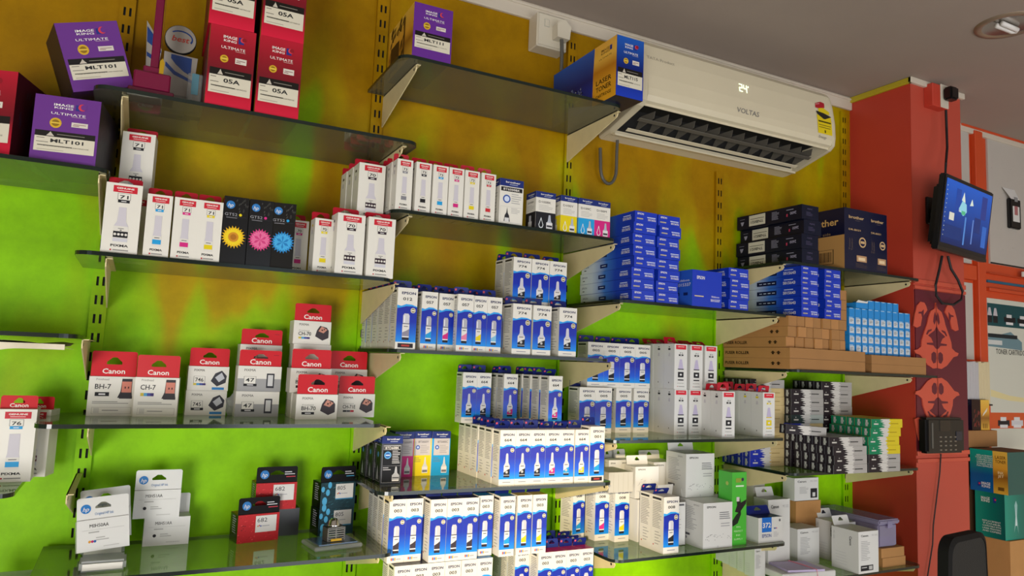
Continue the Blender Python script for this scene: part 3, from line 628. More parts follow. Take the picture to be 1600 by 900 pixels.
# ------------------------------------------------------------------ placing
K = {}
def kind(key, fn):
    if key not in K: K[key] = fn()
    return K[key]
def place(name, parts, x, y, z, label, group=None, rz=0, cat='box', rot=None):
    """x,y = centre of the base, y measured out of the wall"""
    r = thing(name, (x, -y, z), label, cat, group, rot or (0, 0, rz))
    body_ = None
    for pn, me in parts:
        o = bpy.data.objects.new(pn, me)
        if body_ is None: body_ = o
        link(o, body_ if pn.endswith('print') or pn == 'end_flap' else r)
        if pn == 'hang_tab' and name == 'bottle_carton':     # each tab is bent a little differently at its crease
            _, dd, hh_ = dims(parts); a = random.choice((random.uniform(-.1, .15), random.uniform(.2, .7))); hg = Vector((0, dd/2, hh_))
            o.rotation_euler = (a, 0, 0); o.location = hg - Matrix.Rotation(a, 3, 'X') @ hg
    return r
def dims(parts):
    me = parts[0][1]; xs = [v.co.x for v in me.vertices]; ys = [v.co.y for v in me.vertices]; zs = [v.co.z for v in me.vertices]
    return max(xs)-min(xs), max(ys)-min(ys), max(v for v in zs)-.0003
ORD = ['first', 'second', 'third', 'fourth', 'fifth', 'sixth', 'seventh', 'eighth', 'ninth', 'tenth', 'eleventh', 'twelfth', 'thirteenth']
def left_of(i, n): return 'leftmost' if i == 0 else ('rightmost' if i == n-1 else ORD[i] + ' from left')
Z = {'mt': 2.315, 'l1': 2.109, 'l2': 1.782, '0a': 1.945, 'm2': 1.944, 'm3': 1.623, 'r1': 1.783, 'd1': 1.95, 'd2': 1.618, 'r2': 1.412, 'l3': 1.455, 'd3': 1.307, 'm4': 1.306, '0c': 1.332, 'l4': 1.173, 'r3': 1.107, 'm5': 1.0, 'd4': .99, '0b': 1.622, '0d': 1.0}
def row(name, items, z, yf, where, group=None, back=0, jit=.4):
    """items: (kind parts, what it is, pixel of its front left corner[, dict])"""
    lastx = -9; n = len(items)
    for i, it in enumerate(items):
        parts, what, px = it[:3]; o = it[3] if len(it) > 3 else {}
        w_, d_, h_ = dims(parts); y = o.get('y', yf); zz = o.get('z', z)
        x0 = Xof(px, y, zz)
        if lastx > x0 and not o.get('free'): x0 = lastx + .0004
        lastx = x0 + w_
        rz = math.radians(o.get('rz', random.uniform(-jit, jit)))
        place(name, parts, x0 + w_/2, y - d_/2, zz, f'{what}, {left_of(i, n)} {where}' if n > 1 else f'{what} {where}', group, rz)
        nb = o.get('back', back)
        for k in range(nb):
            place(name, o.get('bk', parts), x0 + w_/2 + random.uniform(-.001, .001) - o.get('bx', 0)*(k+1), y - d_/2 - (d_ + .0012)*(k+1), zz,
                  f'carton standing {ORD[k]} behind {left_of(i, n)} one {where}', group, math.radians(random.uniform(-jit, jit)))
# ================================================================== the setting
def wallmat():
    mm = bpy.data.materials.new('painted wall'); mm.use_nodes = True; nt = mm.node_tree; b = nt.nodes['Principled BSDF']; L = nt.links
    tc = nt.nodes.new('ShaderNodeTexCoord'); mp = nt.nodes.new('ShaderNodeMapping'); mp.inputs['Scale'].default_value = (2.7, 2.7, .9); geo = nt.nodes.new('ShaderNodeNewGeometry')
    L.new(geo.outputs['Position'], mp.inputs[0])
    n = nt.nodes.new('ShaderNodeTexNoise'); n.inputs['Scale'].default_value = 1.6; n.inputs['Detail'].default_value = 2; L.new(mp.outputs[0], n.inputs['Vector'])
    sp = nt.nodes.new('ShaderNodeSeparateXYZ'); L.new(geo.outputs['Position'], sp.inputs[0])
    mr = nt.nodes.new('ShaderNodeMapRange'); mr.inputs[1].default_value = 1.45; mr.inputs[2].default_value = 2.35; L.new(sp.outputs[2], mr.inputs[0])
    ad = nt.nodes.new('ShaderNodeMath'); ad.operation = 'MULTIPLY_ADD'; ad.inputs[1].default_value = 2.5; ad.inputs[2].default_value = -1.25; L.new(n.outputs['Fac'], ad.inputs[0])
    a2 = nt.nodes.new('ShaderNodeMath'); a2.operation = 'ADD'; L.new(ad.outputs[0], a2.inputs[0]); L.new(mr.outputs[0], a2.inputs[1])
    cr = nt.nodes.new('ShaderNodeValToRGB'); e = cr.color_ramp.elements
    e[0].position = .25; e[0].color = srgb('#8ccc00'); e[1].position = .95; e[1].color = srgb('#a07600')  # paint turns mustard higher up; its end colour also has upper-wall shade mixed in
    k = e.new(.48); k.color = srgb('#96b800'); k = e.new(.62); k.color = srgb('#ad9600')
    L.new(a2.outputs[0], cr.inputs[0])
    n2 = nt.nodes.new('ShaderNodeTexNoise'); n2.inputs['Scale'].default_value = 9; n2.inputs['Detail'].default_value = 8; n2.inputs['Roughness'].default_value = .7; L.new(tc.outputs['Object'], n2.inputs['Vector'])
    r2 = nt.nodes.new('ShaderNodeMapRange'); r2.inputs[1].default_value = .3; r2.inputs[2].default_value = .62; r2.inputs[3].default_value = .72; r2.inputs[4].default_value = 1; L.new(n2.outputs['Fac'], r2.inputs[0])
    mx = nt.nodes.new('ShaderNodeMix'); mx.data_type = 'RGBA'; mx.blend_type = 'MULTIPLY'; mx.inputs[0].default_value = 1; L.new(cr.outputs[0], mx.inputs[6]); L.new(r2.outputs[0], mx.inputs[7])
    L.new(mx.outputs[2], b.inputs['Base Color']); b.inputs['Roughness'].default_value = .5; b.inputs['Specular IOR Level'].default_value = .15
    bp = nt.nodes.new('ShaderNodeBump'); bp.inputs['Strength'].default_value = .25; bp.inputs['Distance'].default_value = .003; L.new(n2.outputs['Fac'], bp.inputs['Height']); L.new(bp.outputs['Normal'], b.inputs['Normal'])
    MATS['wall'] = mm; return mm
wallmat()
mat('ceiling', '#9c8f84', .8, var=.08, vscale=2.5, bump=.3, bscale=8); mat('floor', '#8a8378', .4, var=.1); mat('room', '#a8a193', .8)
mat('pillar_red', '#bd3c2a', .5, var=.12, vscale=3, bump=.2, bscale=20); mat('pillar_front', '#b84836', .5, var=.10, vscale=4); mat('maroon_panel', '#5e1424', .45, var=.2, vscale=5); mat('orn', '#c4503a', .45, var=.06)
mat('trim_cream', '#c9bfae', .5); mat('trim_yellow', '#b8a624', .5); mat('frame_red', '#c8481e', .45, var=.08); mat('board', '#b9b3aa', .5, var=.05, vscale=12)
def sbox(name, x0, x1, y0, y1, z0, z1, mt, bev=0):
    """structure box; y0,y1 are distances out of the shelf wall"""
    b = MB(); b.box(x0, x1, -y1, -y0, z0, z1, mt, bev); return struct(b.build(name))
CZ = 2.694
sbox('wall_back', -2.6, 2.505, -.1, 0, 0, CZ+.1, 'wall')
sbox('floor', -2.7, 4.7, -.1, 4.1, -.1, 0, 'floor')
sbox('ceiling', -2.7, 4.7, -.1, 4.1, CZ, CZ+.1, 'ceiling')
sbox('wall_left', -2.7, -2.6, -.1, 4.1, 0, CZ, 'room'); sbox('wall_right', 4.6, 4.7, -.1, 4.1, 0, CZ, 'room')
b = MB()   # shop-front wall with the open front; high window added to crop the sun patch
for (x0, x1, z0, z1) in ((-2.6, -2.1, 0, CZ), (-2.1, -1.2, 0, 1.86), (-2.1, -1.2, 2.42, CZ), (-1.2, .6, 0, CZ), (.6, 4.2, 2.3, CZ), (4.2, 4.6, 0, CZ)): b.box(x0, x1, -4.1, -4.0, z0, z1, 'room')
struct(b.build('wall_front'))
PX0, PX1, PY = 2.504, 2.80, .253
b = MB(); b.box(PX0, PX1, -PY, .1, 0, CZ, 'pillar_red')
b.add([(PX0, -PY-.001, 0), (PX1, -PY-.001, 0), (PX1, -PY-.001, CZ), (PX0, -PY-.001, CZ)], [(0, 1, 2, 3)], 'pillar_front'); struct(b.build('wall_pillar'))
sbox('wall_panel', PX1, 4.6, -.1, .05, 0, CZ, 'frame_red')
# cornice strips
def strip(n, x0, x1, y0, y1, z0, z1, mt): return sbox(f'trim_{n}', x0, x1, y0, y1, z0, z1, mt, .002)
strip(1, -2.6, PX0, 0, .012, CZ-.05, CZ, 'trim_cream'); strip(2, PX0-.012, PX0, 0, PY+.012, CZ-.022, CZ, 'trim_yellow'); strip(3, PX0-.012, PX1+.012, PY, PY+.014, CZ-.022, CZ, 'trim_cream'); strip(4, PX1+.012, 4.6, .05, .065, CZ-.03, CZ, 'trim_cream')
strip(5, -2.6, PX0, 0, .018, CZ-.014, CZ-.006, 'trim_cream')
# slotted wall standards
SP = .0424
def standard(x, z0, z1, zs, label):
    t = thing('shelf_standard', (x, 0, z0), label, 'wall rail', 'slotted rails on the wall')
    b = MB(); n = int((z1 - z0) / SP); X = [-.0155, -.0085, -.0035, .0035, .0085, .0155]; y = -.010
    for i in range(n):
        a = i*SP; c = a + .0205; e = a + SP
        for k in range(5):
            x0, x1 = X[k], X[k+1]
            if k in (1, 3):
                b.add([(x0, y, c), (x1, y, c), (x1, y, e), (x0, y, e)], [(0, 1, 2, 3)], 'wall')
            else: b.add([(x0, y, a), (x1, y, a), (x1, y, e), (x0, y, e)], [(0, 1, 2, 3)], 'wall')
    H = n*SP
    b.box(-.0165, -.0155, y, 0, 0, H, 'wall'); b.box(.0155, .0165, y, 0, 0, H, 'wall')
    b.build('slotted_channel', t)
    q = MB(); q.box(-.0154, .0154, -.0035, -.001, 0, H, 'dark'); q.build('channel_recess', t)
for i, (x, lb) in enumerate(((0, 'slotted painted rail between the two leftmost shelf bays'), (.61, 'slotted painted rail left of the middle shelf bay'), (1.22, 'slotted painted rail right of the middle shelf bay'),
                             (1.83, 'slotted painted rail below the middle of the air conditioner'), (2.462, 'slotted painted rail next to the red pillar'))):
    standard(x - .003, .55, CZ - .052 if i != 3 else 2.33, 0, lb)
# ------------------------------------------------------------------ glass shelves and their brackets
def glassmat():
    mm = bpy.data.materials.new('shelf glass'); mm.use_nodes = True; nt = mm.node_tree; L = nt.links
    for n in list(nt.nodes): nt.nodes.remove(n)
    out = nt.nodes.new('ShaderNodeOutputMaterial'); tr = nt.nodes.new('ShaderNodeBsdfTransparent'); tr.inputs[0].default_value = (.62, .63, .52, 1)
    gl = nt.nodes.new('ShaderNodeBsdfGlossy'); gl.inputs[0].default_value = (.9, .95, .9, 1); gl.inputs['Roughness'].default_value = .06
    df = nt.nodes.new('ShaderNodeBsdfDiffuse'); df.inputs[0].default_value = (.30, .295, .23, 1)
    fr = nt.nodes.new('ShaderNodeFresnel'); gg = nt.nodes.new('ShaderNodeNewGeometry'); im = nt.nodes.new('ShaderNodeMapRange')   # same reflectance on both faces of the plate
    im.inputs[3].default_value = 1.5; im.inputs[4].default_value = 1/1.5; L.new(gg.outputs['Backfacing'], im.inputs[0]); L.new(im.outputs[0], fr.inputs[0])
    m1 = nt.nodes.new('ShaderNodeMixShader'); m1.inputs[0].default_value = .24; L.new(tr.outputs[0], m1.inputs[1]); L.new(df.outputs[0], m1.inputs[2])
    m2 = nt.nodes.new('ShaderNodeMixShader'); L.new(fr.outputs[0], m2.inputs[0]); L.new(m1.outputs[0], m2.inputs[1]); L.new(gl.outputs[0], m2.inputs[2])
    L.new(m2.outputs[0], out.inputs[0]); MATS['glass'] = mm
glassmat(); mat('glass_edge', '#15201c', .15)
def shelf(x0, x1, z, label, y1=.297, y0=.018, cut=None):
    """glass plate with rounded front corners and a dark ground edge"""
    r = .03; pts = [(x0, -y0), (x1, -y0)]
    for k in range(7):
        a = PI/2*k/6; pts.append((x1 - r + r*math.cos(a), -y1 + r - r*math.sin(a)))
    for k in range(7):
        a = PI/2*k/6; pts.append((x0 + r - r*math.sin(a), -y1 + r - r*math.cos(a)))
    t = .008; n = len(pts); pts = pts[::-1]
    o = thing('glass_shelf', ((x0+x1)/2, 0, z - t), label, 'shelf', 'glass shelves')
    X = (x0+x1)/2
    b = MB(); b.add([(p[0]-X, p[1], 0) for p in pts] + [(p[0]-X, p[1], t) for p in pts], [list(range(n)), list(range(n, 2*n))[::-1]], 'glass')
    b.build('glass_plate', o)
    e = MB(); e.add([(p[0]-X, p[1], 0) for p in pts] + [(p[0]-X, p[1], t) for p in pts], [((i+1) % n, i, n+i, n+(i+1) % n) for i in range(n)], 'glass_edge'); e.build('ground_edge', o)
    return o
def bracket(x, z, label, D=.262, H=.085):
    """sheet-metal cantilever: tapering web, folded top flange, rounded nose with a hole"""
    o = thing('shelf_bracket', (x, -.01, z), label, 'bracket', 'shelf brackets')
    b = MB(); b.prism([(-D, -.003), (-D-.004, -.009), (-D+.002, -.0175), (-.004, -H), (0, -H), (0, 0), (-D, 0)], -.0012, .0012, 'bracket_paint'); b.build('web', o)
    f = MB(); f.box(-.0012, .011, -D, 0, -.0015, 0, 'bracket_paint'); f.build('top_flange', o)
    h = MB(); h.v = []; pts = [(.0035*math.cos(2*PI*k/8), .0035*math.sin(2*PI*k/8)) for k in range(8)]
    h.prism([(-D+.012+p[0], -.010+p[1]) for p in pts], -.0016, .0016, 'dark'); h.build('nose_hole', o)
    g = MB(); g.box(-.0012, .0012, 0, .008, -.018, -.006, 'steel'); g.box(-.0012, .0012, 0, .008, -.07, -.058, 'steel'); g.build('hook', o)
T = .0082
shelf(-.037, .633, Z['l1'], 'smoky glass shelf carrying the trophies and the red toner cartons')
shelf(-.040, .588, Z['l2'], 'glass shelf carrying the black cartons with flower pictures')
shelf(-.076, .585, Z['l3'], 'glass shelf carrying the cartridge cartons with wide red headers')
shelf(-.06, .627, Z['l4'], 'lowest left glass shelf carrying black and white cartridge cartons and a clear tray')
shelf(.575, 1.214, Z['mt'], 'smoky glass shelf close under the ceiling beside the air conditioner')
shelf(.577, 1.205, Z['m2'], 'glass shelf carrying six slim cartons with red tabs in a row')
shelf(.592, 1.195, Z['m3'], 'glass shelf in the middle bay, carrying white and blue bottle cartons just at eye height')
shelf(.582, 1.214, Z['m4'], 'glass shelf under the magenta, yellow and cyan cartons in the middle bay')
shelf(.634, 1.205, Z['m5'], 'lowest middle glass shelf carrying two layers of white and blue cartons')
shelf(-.75, .005, Z['0a'], 'smoky glass shelf at the left picture edge carrying purple toner cartons')
shelf(-.75, -.02, Z['0b'], 'bare glass shelf at the left edge with folded paper under it', y1=.29)
shelf(-.75, -.095, Z['0c'], 'glass shelf at the left edge carrying two white cartons with red headers')
shelf(-.75, -.07, Z['0d'], 'glass shelf in the lower left picture corner under the clear case')
shelf(1.212, 1.849, Z['r1'], 'glass shelf carrying the stacks of blue ribbon cartons')
shelf(1.203, 1.838, Z['r2'], 'glass shelf carrying two layers of slim white cartons with red tabs')
shelf(1.218, 1.845, Z['r3'], 'glass shelf carrying the green carton and plain white cartons')
shelf(1.835, 2.49, Z['d1'], 'smoky glass shelf carrying the two tall navy drum cartons')
shelf(1.852, 2.565, Z['d2'], 'glass shelf carrying brown cartons and small blue cartons', y1=.31)
shelf(1.855, 2.47, Z['d3'], 'glass shelf carrying stacks of long patterned cartons')
shelf(1.85, 2.47, Z['d4'], 'lowest right glass shelf carrying white cartons and a lilac box')
for x, z, lb in ((.014, 'l1', 'left under the trophy shelf'), (-.012, '0a', 'under the right end of the purple carton shelf'), (.014, 'l2', 'left under the flower carton shelf'), (-.012, '0b', 'under the bare shelf at the left edge'),
                 (.012, 'l3', 'left under the red header carton shelf'), (-.012, '0c', 'under the right end of the lower far-left shelf'), (.02, 'l4', 'left under the lowest left shelf'),
                 (.598, 'l1', 'right under the trophy shelf'), (.622, 'mt', 'left under the shelf by the ceiling'), (.598, 'l2', 'right under the flower carton shelf'), (.622, 'm2', 'left under the shelf of slim red-tab cartons'),
                 (.622, 'm3', 'left under the middle eye-height shelf'), (.598, 'l3', 'right under the red header carton shelf'), (.622, 'm4', 'left under the shelf of yellow and cyan cartons'), (.598, 'l4', 'right under the lowest left shelf'), (.636, 'm5', 'left under the lowest middle shelf'),
                 (1.208, 'mt', 'right under the shelf by the ceiling'), (1.208, 'm2', 'right under the shelf of slim red-tab cartons'), (1.208, 'm3', 'right under the middle eye-height shelf'), (1.208, 'm4', 'right under the shelf of the yellow and cyan cartons'), (1.208, 'm5', 'right under the lowest middle shelf'),
                 (1.232, 'r1', 'left under the ribbon carton shelf'), (1.232, 'r2', 'left under the shelf of slim white cartons'), (1.236, 'r3', 'left under the green carton shelf'),
                 (1.818, 'r1', 'right under the ribbon carton shelf'), (1.818, 'r2', 'right under the shelf of slim white cartons'), (1.818, 'r3', 'right under the green carton shelf'),
                 (1.845, 'd1', 'left under the drum carton shelf'), (1.858, 'd2', 'left under the brown carton shelf'), (1.858, 'd3', 'left under the patterned carton shelf'), (1.858, 'd4', 'left under the lowest right shelf'),
                 (2.455, 'd1', 'beside the pillar under the drum carton shelf'), (2.455, 'd2', 'beside the pillar under the brown carton shelf'), (2.455, 'd3', 'beside the pillar under the patterned carton shelf'), (2.455, 'd4', 'beside the pillar under the lowest right shelf')):
    bracket(x, Z[z] - T - .0005, 'cream sheet-metal shelf bracket ' + lb)
# ================================================================== cartons on the shelves
E6 = lambda c, num='664', w=.0415, h=.133, bt='cone', p='epson_purple': kind(('E', num, c, w), lambda: epson(num, CO[c], bt, w, h, p))
W = 'blue-fronted carton with '
# --- top left, trophy shelf: red toner cartons
t05 = kind('05A', lambda: toner('05A', .091, .20, .176, 'red_card', 'red_grad', 'yellow'))
zz = Z['l1']; xa = Xof(319, .285, zz); xb = Xof(398, .285, zz)
place('toner_carton', t05, xa+.0455, .185, zz, 'red toner carton with white label, lower one right beside the trophies', 'red toner cartons', 0)
place('toner_carton', t05, xb+.0455, .185, zz, 'red toner carton with white label, lower one farther from the trophies', 'red toner cartons', -.01)
place('toner_carton', t05, xa+.041, .185, zz+.1765, 'red toner carton, upper one of the stack beside the trophies, cut by picture top', 'red toner cartons', -.01)
place('toner_carton', t05, xb+.0455, .180, zz+.1765, 'red toner carton, upper one of the right stack, cut by picture top', 'red toner cartons', 0)
# --- far left: purple and red toner cartons
m101 = kind('101', lambda: toner('MLT101', .112, .17, .132, 'purple_card', '#643084', 'dark', 'ML-2160/2161/2162 CARTRIDGE'))
red0 = kind('red0', lambda: toner('MLTCHIP', .12, .20, .168, 'red_card', 'red_grad', 'yellow'))
place('toner_carton', m101, -.062, .190, Z['0a'], 'purple toner carton standing upright on the far-left shelf', 'purple toner cartons', math.radians(-9))
place('toner_carton', red0, -.192, .150, Z['0a'], 'red toner carton at the left picture edge beside purple cartons', 'red toner cartons', math.radians(-16))
place('toner_carton', m101, -.035, .150, Z['0a']+.182, 'purple toner carton lying tilted on top of the upright purple one', 'purple toner cartons', rot=(math.radians(6), math.radians(-20), math.radians(8)))
# --- middle top shelf
place('toner_carton', kind('111', lambda: toner('MLT111', .098, .20, .133, 'purple_card', '#5f2a88', 'pattern', 'FOR M2020 M2022 M2070')), .652, .196, Z['mt'], 'small purple toner carton with brown patterned flank, alone on top middle shelf', 'purple toner cartons', math.radians(-1))
place('toner_carton', kind('115', lambda: toner('MLT115', .088, .33, .166, 'navy_card', 'blue_grad', '115')), Xof(962, .35, Z['mt'])+.044, .185, Z['mt'], 'long blue and gold toner carton overhanging in front of the air conditioner')
# --- trophies
xt = Xof(245, .20, Z['l1'])
o = thing('trophy', (Xof(235, .25, zz), -.25, zz), 'magenta column trophy on a stepped base, left of the round glass award', 'trophy')
mat('magenta_gloss', '#6c0c34', .15); mat('magenta_dark', '#4c0a24', .2)
b = MB(); b.box(-.042, .042, -.035, .035, 0, .012, 'magenta_dark', .002); b.box(-.034, .034, -.028, .028, .012, .050, 'magenta_gloss', .003); b.build('stepped_base', o)
b = MB(); b.box(-.018, .014, -.014, .014, .05, .066, 'magenta_gloss', .002); b.build('plinth', o)
b = MB(); b.box(-.006, .010, -.006, .006, .066, .28, 'magenta_gloss', .0015); b.build('column', o)
b = MB(); b.box(.012, .0125, -.012, .012, .04, .28, 'magenta_dark'); b.build('rear_blade', o)
b = MB(); b.prism([(.011, .052), (.019, .052), (.020, .075), (.016, .085), (.011, .078)], -.020, -.016, 'gold', 'y'); b.build('gold_badge', o)
mat('acrylic', '#c9d2d4', .08, spec=.8); mat('award_white', '#9a948c', .25); mat('award_blue', '#1c3c7c', .25)
o = thing('blade_award', (Xof(229, .15, zz), -.15, zz), 'pointed white and blue blade award behind the magenta trophy', 'trophy')
b = MB(); b.prism([(-.006, .03), (.006, .03), (.018, .145), (.004, .175), (-.016, .205)], -.004, .004, 'award_white', 'y'); b.build('blade', o)
b = MB(); b.prism([(-.012, .158), (.017, .138), (.012, .160), (-.014, .192)], -.0055, .0055, 'award_blue', 'y'); b.prism([(-.010, .126), (.015, .112), (.016, .121), (-.011, .135)], -.0055, .0055, 'award_blue', 'y'); b.build('blue_inlay', o)
b = MB(); b.box(-.015, .025, -.018, .018, 0, .03, 'magenta_dark', .002); b.build('foot', o)
o = thing('round_award', (Xof(275, .17, zz), -.155, zz), 'glass award with a round white head over a blue curved body', 'trophy')
b = MB(); n = 28; b.prism([(-.004 + .031*math.cos(2*PI*k/n), .176 + .031*math.sin(2*PI*k/n)) for k in range(n)], -.006, .006, 'award_white', 'y'); b.build('round_head', o)
b = MB(); b.prism([(-.004 + .0325*math.cos(2*PI*k/n), .176 + .0325*math.sin(2*PI*k/n)) for k in range(n)], -.0045, .0045, 'dark', 'y'); b.build('head_rim', o)
b = MB(); pts = [(-.004 + .025*math.cos(a), .178 + .018*math.sin(a)) for a in np.linspace(-.5, 2.4, 12)]; pin = [(-.004 + .022*math.cos(a), .179 + .014*math.sin(a)) for a in np.linspace(2.4, -.5, 12)]
b.prism(pts + pin, -.0066, -.006, 'award_blue', 'y'); vs, fs, tw, cp = glyphs('best', .03, .2); b.add([((x/tw-.5)*.036-.004, -.0067, .170 + y*.018) for x, y in vs], fs, '#a83a2c'); b.build('head_print', o)
b = MB(); b.prism([(-.034, .012), (.026, .012), (.034, .140), (-.034, .143)], -.005, .005, 'award_white', 'y'); b.build('body_plate', o)
b = MB(); b.prism([(-.020, .139), (.022, .137), (.022, .098), (.008, .104), (-.010, .118), (-.020, .130)], -.0058, -.005, 'award_blue', 'y'); b.prism([(-.030, .120), (-.010, .102), (.030, .086), (.030, .080), (-.012, .094), (-.030, .110)], -.0058, -.005, 'award_blue', 'y'); b.build('blue_curve', o)
b = MB(); b.box(-.026, .020, -.0055, -.005, .034, .037, 'grey_txt'); b.box(-.026, .014, -.0055, -.005, .026, .028, 'grey_txt'); b.box(-.02, .02, -.0055, -.005, .045, .049, 'grey_txt'); b.build('engraving', o)
b = MB(); b.box(-.036, .03, -.018, .018, 0, .012, 'dark', .002); b.build('foot', o)
def clearmat(name, tint, gloss=.25, rough=.05):
    mm = bpy.data.materials.new(name); mm.use_nodes = True; nt = mm.node_tree; L = nt.links
    for n_ in list(nt.nodes): nt.nodes.remove(n_)
    out = nt.nodes.new('ShaderNodeOutputMaterial'); tr = nt.nodes.new('ShaderNodeBsdfTransparent'); tr.inputs[0].default_value = tint
    pb = nt.nodes.new('ShaderNodeBsdfPrincipled'); pb.inputs['Base Color'].default_value = (.7*tint[0], .7*tint[1], .7*tint[2], 1); pb.inputs['Roughness'].default_value = rough
    mx = nt.nodes.new('ShaderNodeMixShader'); mx.inputs[0].default_value = gloss; L.new(tr.outputs[0], mx.inputs[1]); L.new(pb.outputs[0], mx.inputs[2]); L.new(mx.outputs[0], out.inputs[0]); MATS[name] = mm
clearmat('clear', (.88, .90, .90, 1)); clearmat('frosted', (.86, .88, .88, 1), .45, .3); clearmat('lilac_clear', (.66, .62, .86, 1), .5, .2)
o = thing('clear_block', (Xof(303, .19, zz), -.17, zz), 'clear upright acrylic block between round award and red cartons', 'trophy')
b = MB(); b.box(-.018, .012, -.012, .012, .010, .098, 'clear', .002); b.build('block', o); b = MB(); b.box(-.010, .004, -.013, -.0121, .05, .097, '#5f8fa0'); b.box(-.020, .014, -.016, .016, 0, .010, 'dark', .001); b.build('blue_side_foot', o)
# --- shelf l2
c71b = kind('71b', lambda: canon_bottle('71', 'black', .0635, .139, 'canon', lean=.05)); c71 = lambda c: kind(('71', c), lambda: canon_bottle('71', c, .046, .126, 'slim', lean=.1))
c70b = kind('70b', lambda: canon_bottle('70', '#30202a', .0635, .137, 'canon', lean=.05)); c70 = lambda c: kind(('70', c), lambda: canon_bottle('70', c, .042, .124, 'slim'))
Z2 = Z['l2']; WR = 'white bottle carton with '
row('bottle_carton', [(c71b, 'large black-banded bottle carton', 156), (c71('cyan'), WR + 'cyan mark', 222), (c71('magenta'), WR + 'magenta mark', 265, {'rz': 1}), (c71('yellow'), WR + 'yellow mark', 304)], Z2, .285, 'in row left of flower cartons', 'red-tab bottle cartons on the second left shelf')
place('bottle_carton', c71b, Xof(186, .17, Z2+.139)+.030, .135, Z2+.139, 'large white bottle carton standing raised behind the leftmost one', 'red-tab bottle cartons on the second left shelf', math.radians(-6))
place('bottle_carton', c71b, Xof(186, .17, Z2+.139)+.032, .135, Z2, 'large white bottle carton hidden below the raised one at left', 'red-tab bottle cartons on the second left shelf')
row('bottle_carton', [(gt52('yellow'), 'glossy black carton with yellow sunflower picture', 343), (gt52('magenta'), 'glossy black carton with pink flower picture', 383), (gt52('cyan'), 'glossy black carton with blue flower picture', 422, {'rz': -9})], Z2, .285, 'of the three flower cartons', 'black flower cartons')
row('bottle_carton', [(c70('magenta'), WR + 'magenta mark', 448, {'y': .20}), (c70('yellow'), WR + 'yellow mark', 475, {'y': .26, 'rz': 2}), (c70b, 'large dark-banded bottle carton', 508, {'rz': 2}), (c70b, 'large dark-banded bottle carton', 571, {'back': 2, 'rz': 0, 'bx': .0015})], Z2, .288, 'in row right of flower cartons', 'red-tab bottle cartons right of the flower cartons')
z_ = Z2 + .1373
for k in range(3):
    place('bottle_carton', c70b, Xof(559, .245, z_)+.032-.0015*k, .205-.053*k, z_, ['large white bottle carton raised on the row right of flower cartons', 'white bottle carton, second back in the raised file', 'white bottle carton, last one back in the raised file'][k], 'red-tab bottle cartons right of the flower cartons')
place('bottle_carton', c70b, Xof(559, .215, Z2)+.03, .10, Z2, 'large white bottle carton hidden behind the dark-band carton row', 'red-tab bottle cartons right of the flower cartons')
# --- shelf m2
c73 = lambda c: kind(('73', c), lambda: canon_bottle('73', c, .0385, .121, 'slim', lean=.35))
row('bottle_carton', [(c73(c), WR + l + ' mark', p, {'back': 1 if i else 3, 'bx': .001}) for i, (c, l, p) in enumerate((('grey', 'grey', 617), ('black', 'black', 647), ('cyan', 'cyan', 674), ('magenta', 'magenta', 699), ('yellow', 'yellow', 724), ('red', 'red', 750)))], Z['m2'], .285, 'on second middle shelf', 'slim red-tab cartons on the second middle shelf')
bt = kind('bt6', lambda: brother('bt', 'black', .066, .116, 'BT6000BK')); d1 = lambda c, n, w_=.052: kind(('d100', c), lambda: brother('d100', c, w_, .098, n))
row('bottle_carton', [(bt, 'white carton with navy lid band and black number bar', 779), (d1('black', 'D100BK', .058), 'navy-lidded carton with black bottom panel', 836), (d1('yellow', 'D100Y', .050), 'carton with navy lid band and yellow bottom panel', 875),
     (d1('cyan', 'D100C', .050), 'carton with navy lid band and cyan bottom panel', 903), (d1('magenta', 'D100M', .050), 'carton with navy lid band and magenta bottom panel', 928)], Z['m2'], .285, 'beside slim red-tab cartons', 'navy-lidded cartons on the second middle shelf')
# --- shelf m3
e012 = kind('012', lambda: epson('012', '#8a8696', 'tube', .048, .141, mark_bottom='dark')); e57 = lambda c: kind(('057', c), lambda: epson('057', CO[c], 'tube', .040, .138, mark_bottom='rgb', capc='#a8a8b0'))
e774 = kind('774', lambda: epson('774', '#1b1b20', 'cone', .0525, .126))
row('bottle_carton', [(e012, W + 'grey bottle', 617, {'back': 5, 'y': .290}), (e57('cyan'), W + 'cyan bottle', 655, {'back': 1, 'y': .272, 'rz': 2}), (e57('magenta'), W + 'magenta bottle', 682, {'back': 1, 'y': .262, 'rz': 2}),
     (e57('lightmagenta'), W + 'pink bottle', 712, {'back': 5, 'y': .286, 'rz': -3}), (e57('yellow'), W + 'yellow bottle', 735, {'back': 2, 'y': .276, 'rz': -2}), (e57('lightcyan'), W + 'pale cyan bottle', 756, {'back': 2, 'y': .276})], Z['m3'], .28, 'on middle eye-height shelf', 'white and blue cartons left on the eye-height shelf')
row('bottle_carton', [(e774, W + 'black bottle', 799, {'back': 3, 'bx': .002}), (e774, W + 'black bottle', 831, {'back': 1}), (e774, W + 'black bottle', 858, {'back': 1, 'y': .235}), (e774, W + 'black bottle', 871, {'y': .288, 'free': 1})][:2] + [(e774, W + 'black bottle', 872, {'back': 2})], Z['m3'], .288, 'in lower row below the bracket', 'black bottle cartons on the eye-height shelf')
row('bottle_carton', [(e774, W + 'black bottle', 800, {'back': 1}), (e774, W + 'black bottle', 829), (e774, W + 'black bottle', 857)], Z['m3']+.1265, .225, 'in upper row of black bottles', 'black bottle cartons stacked on the row')
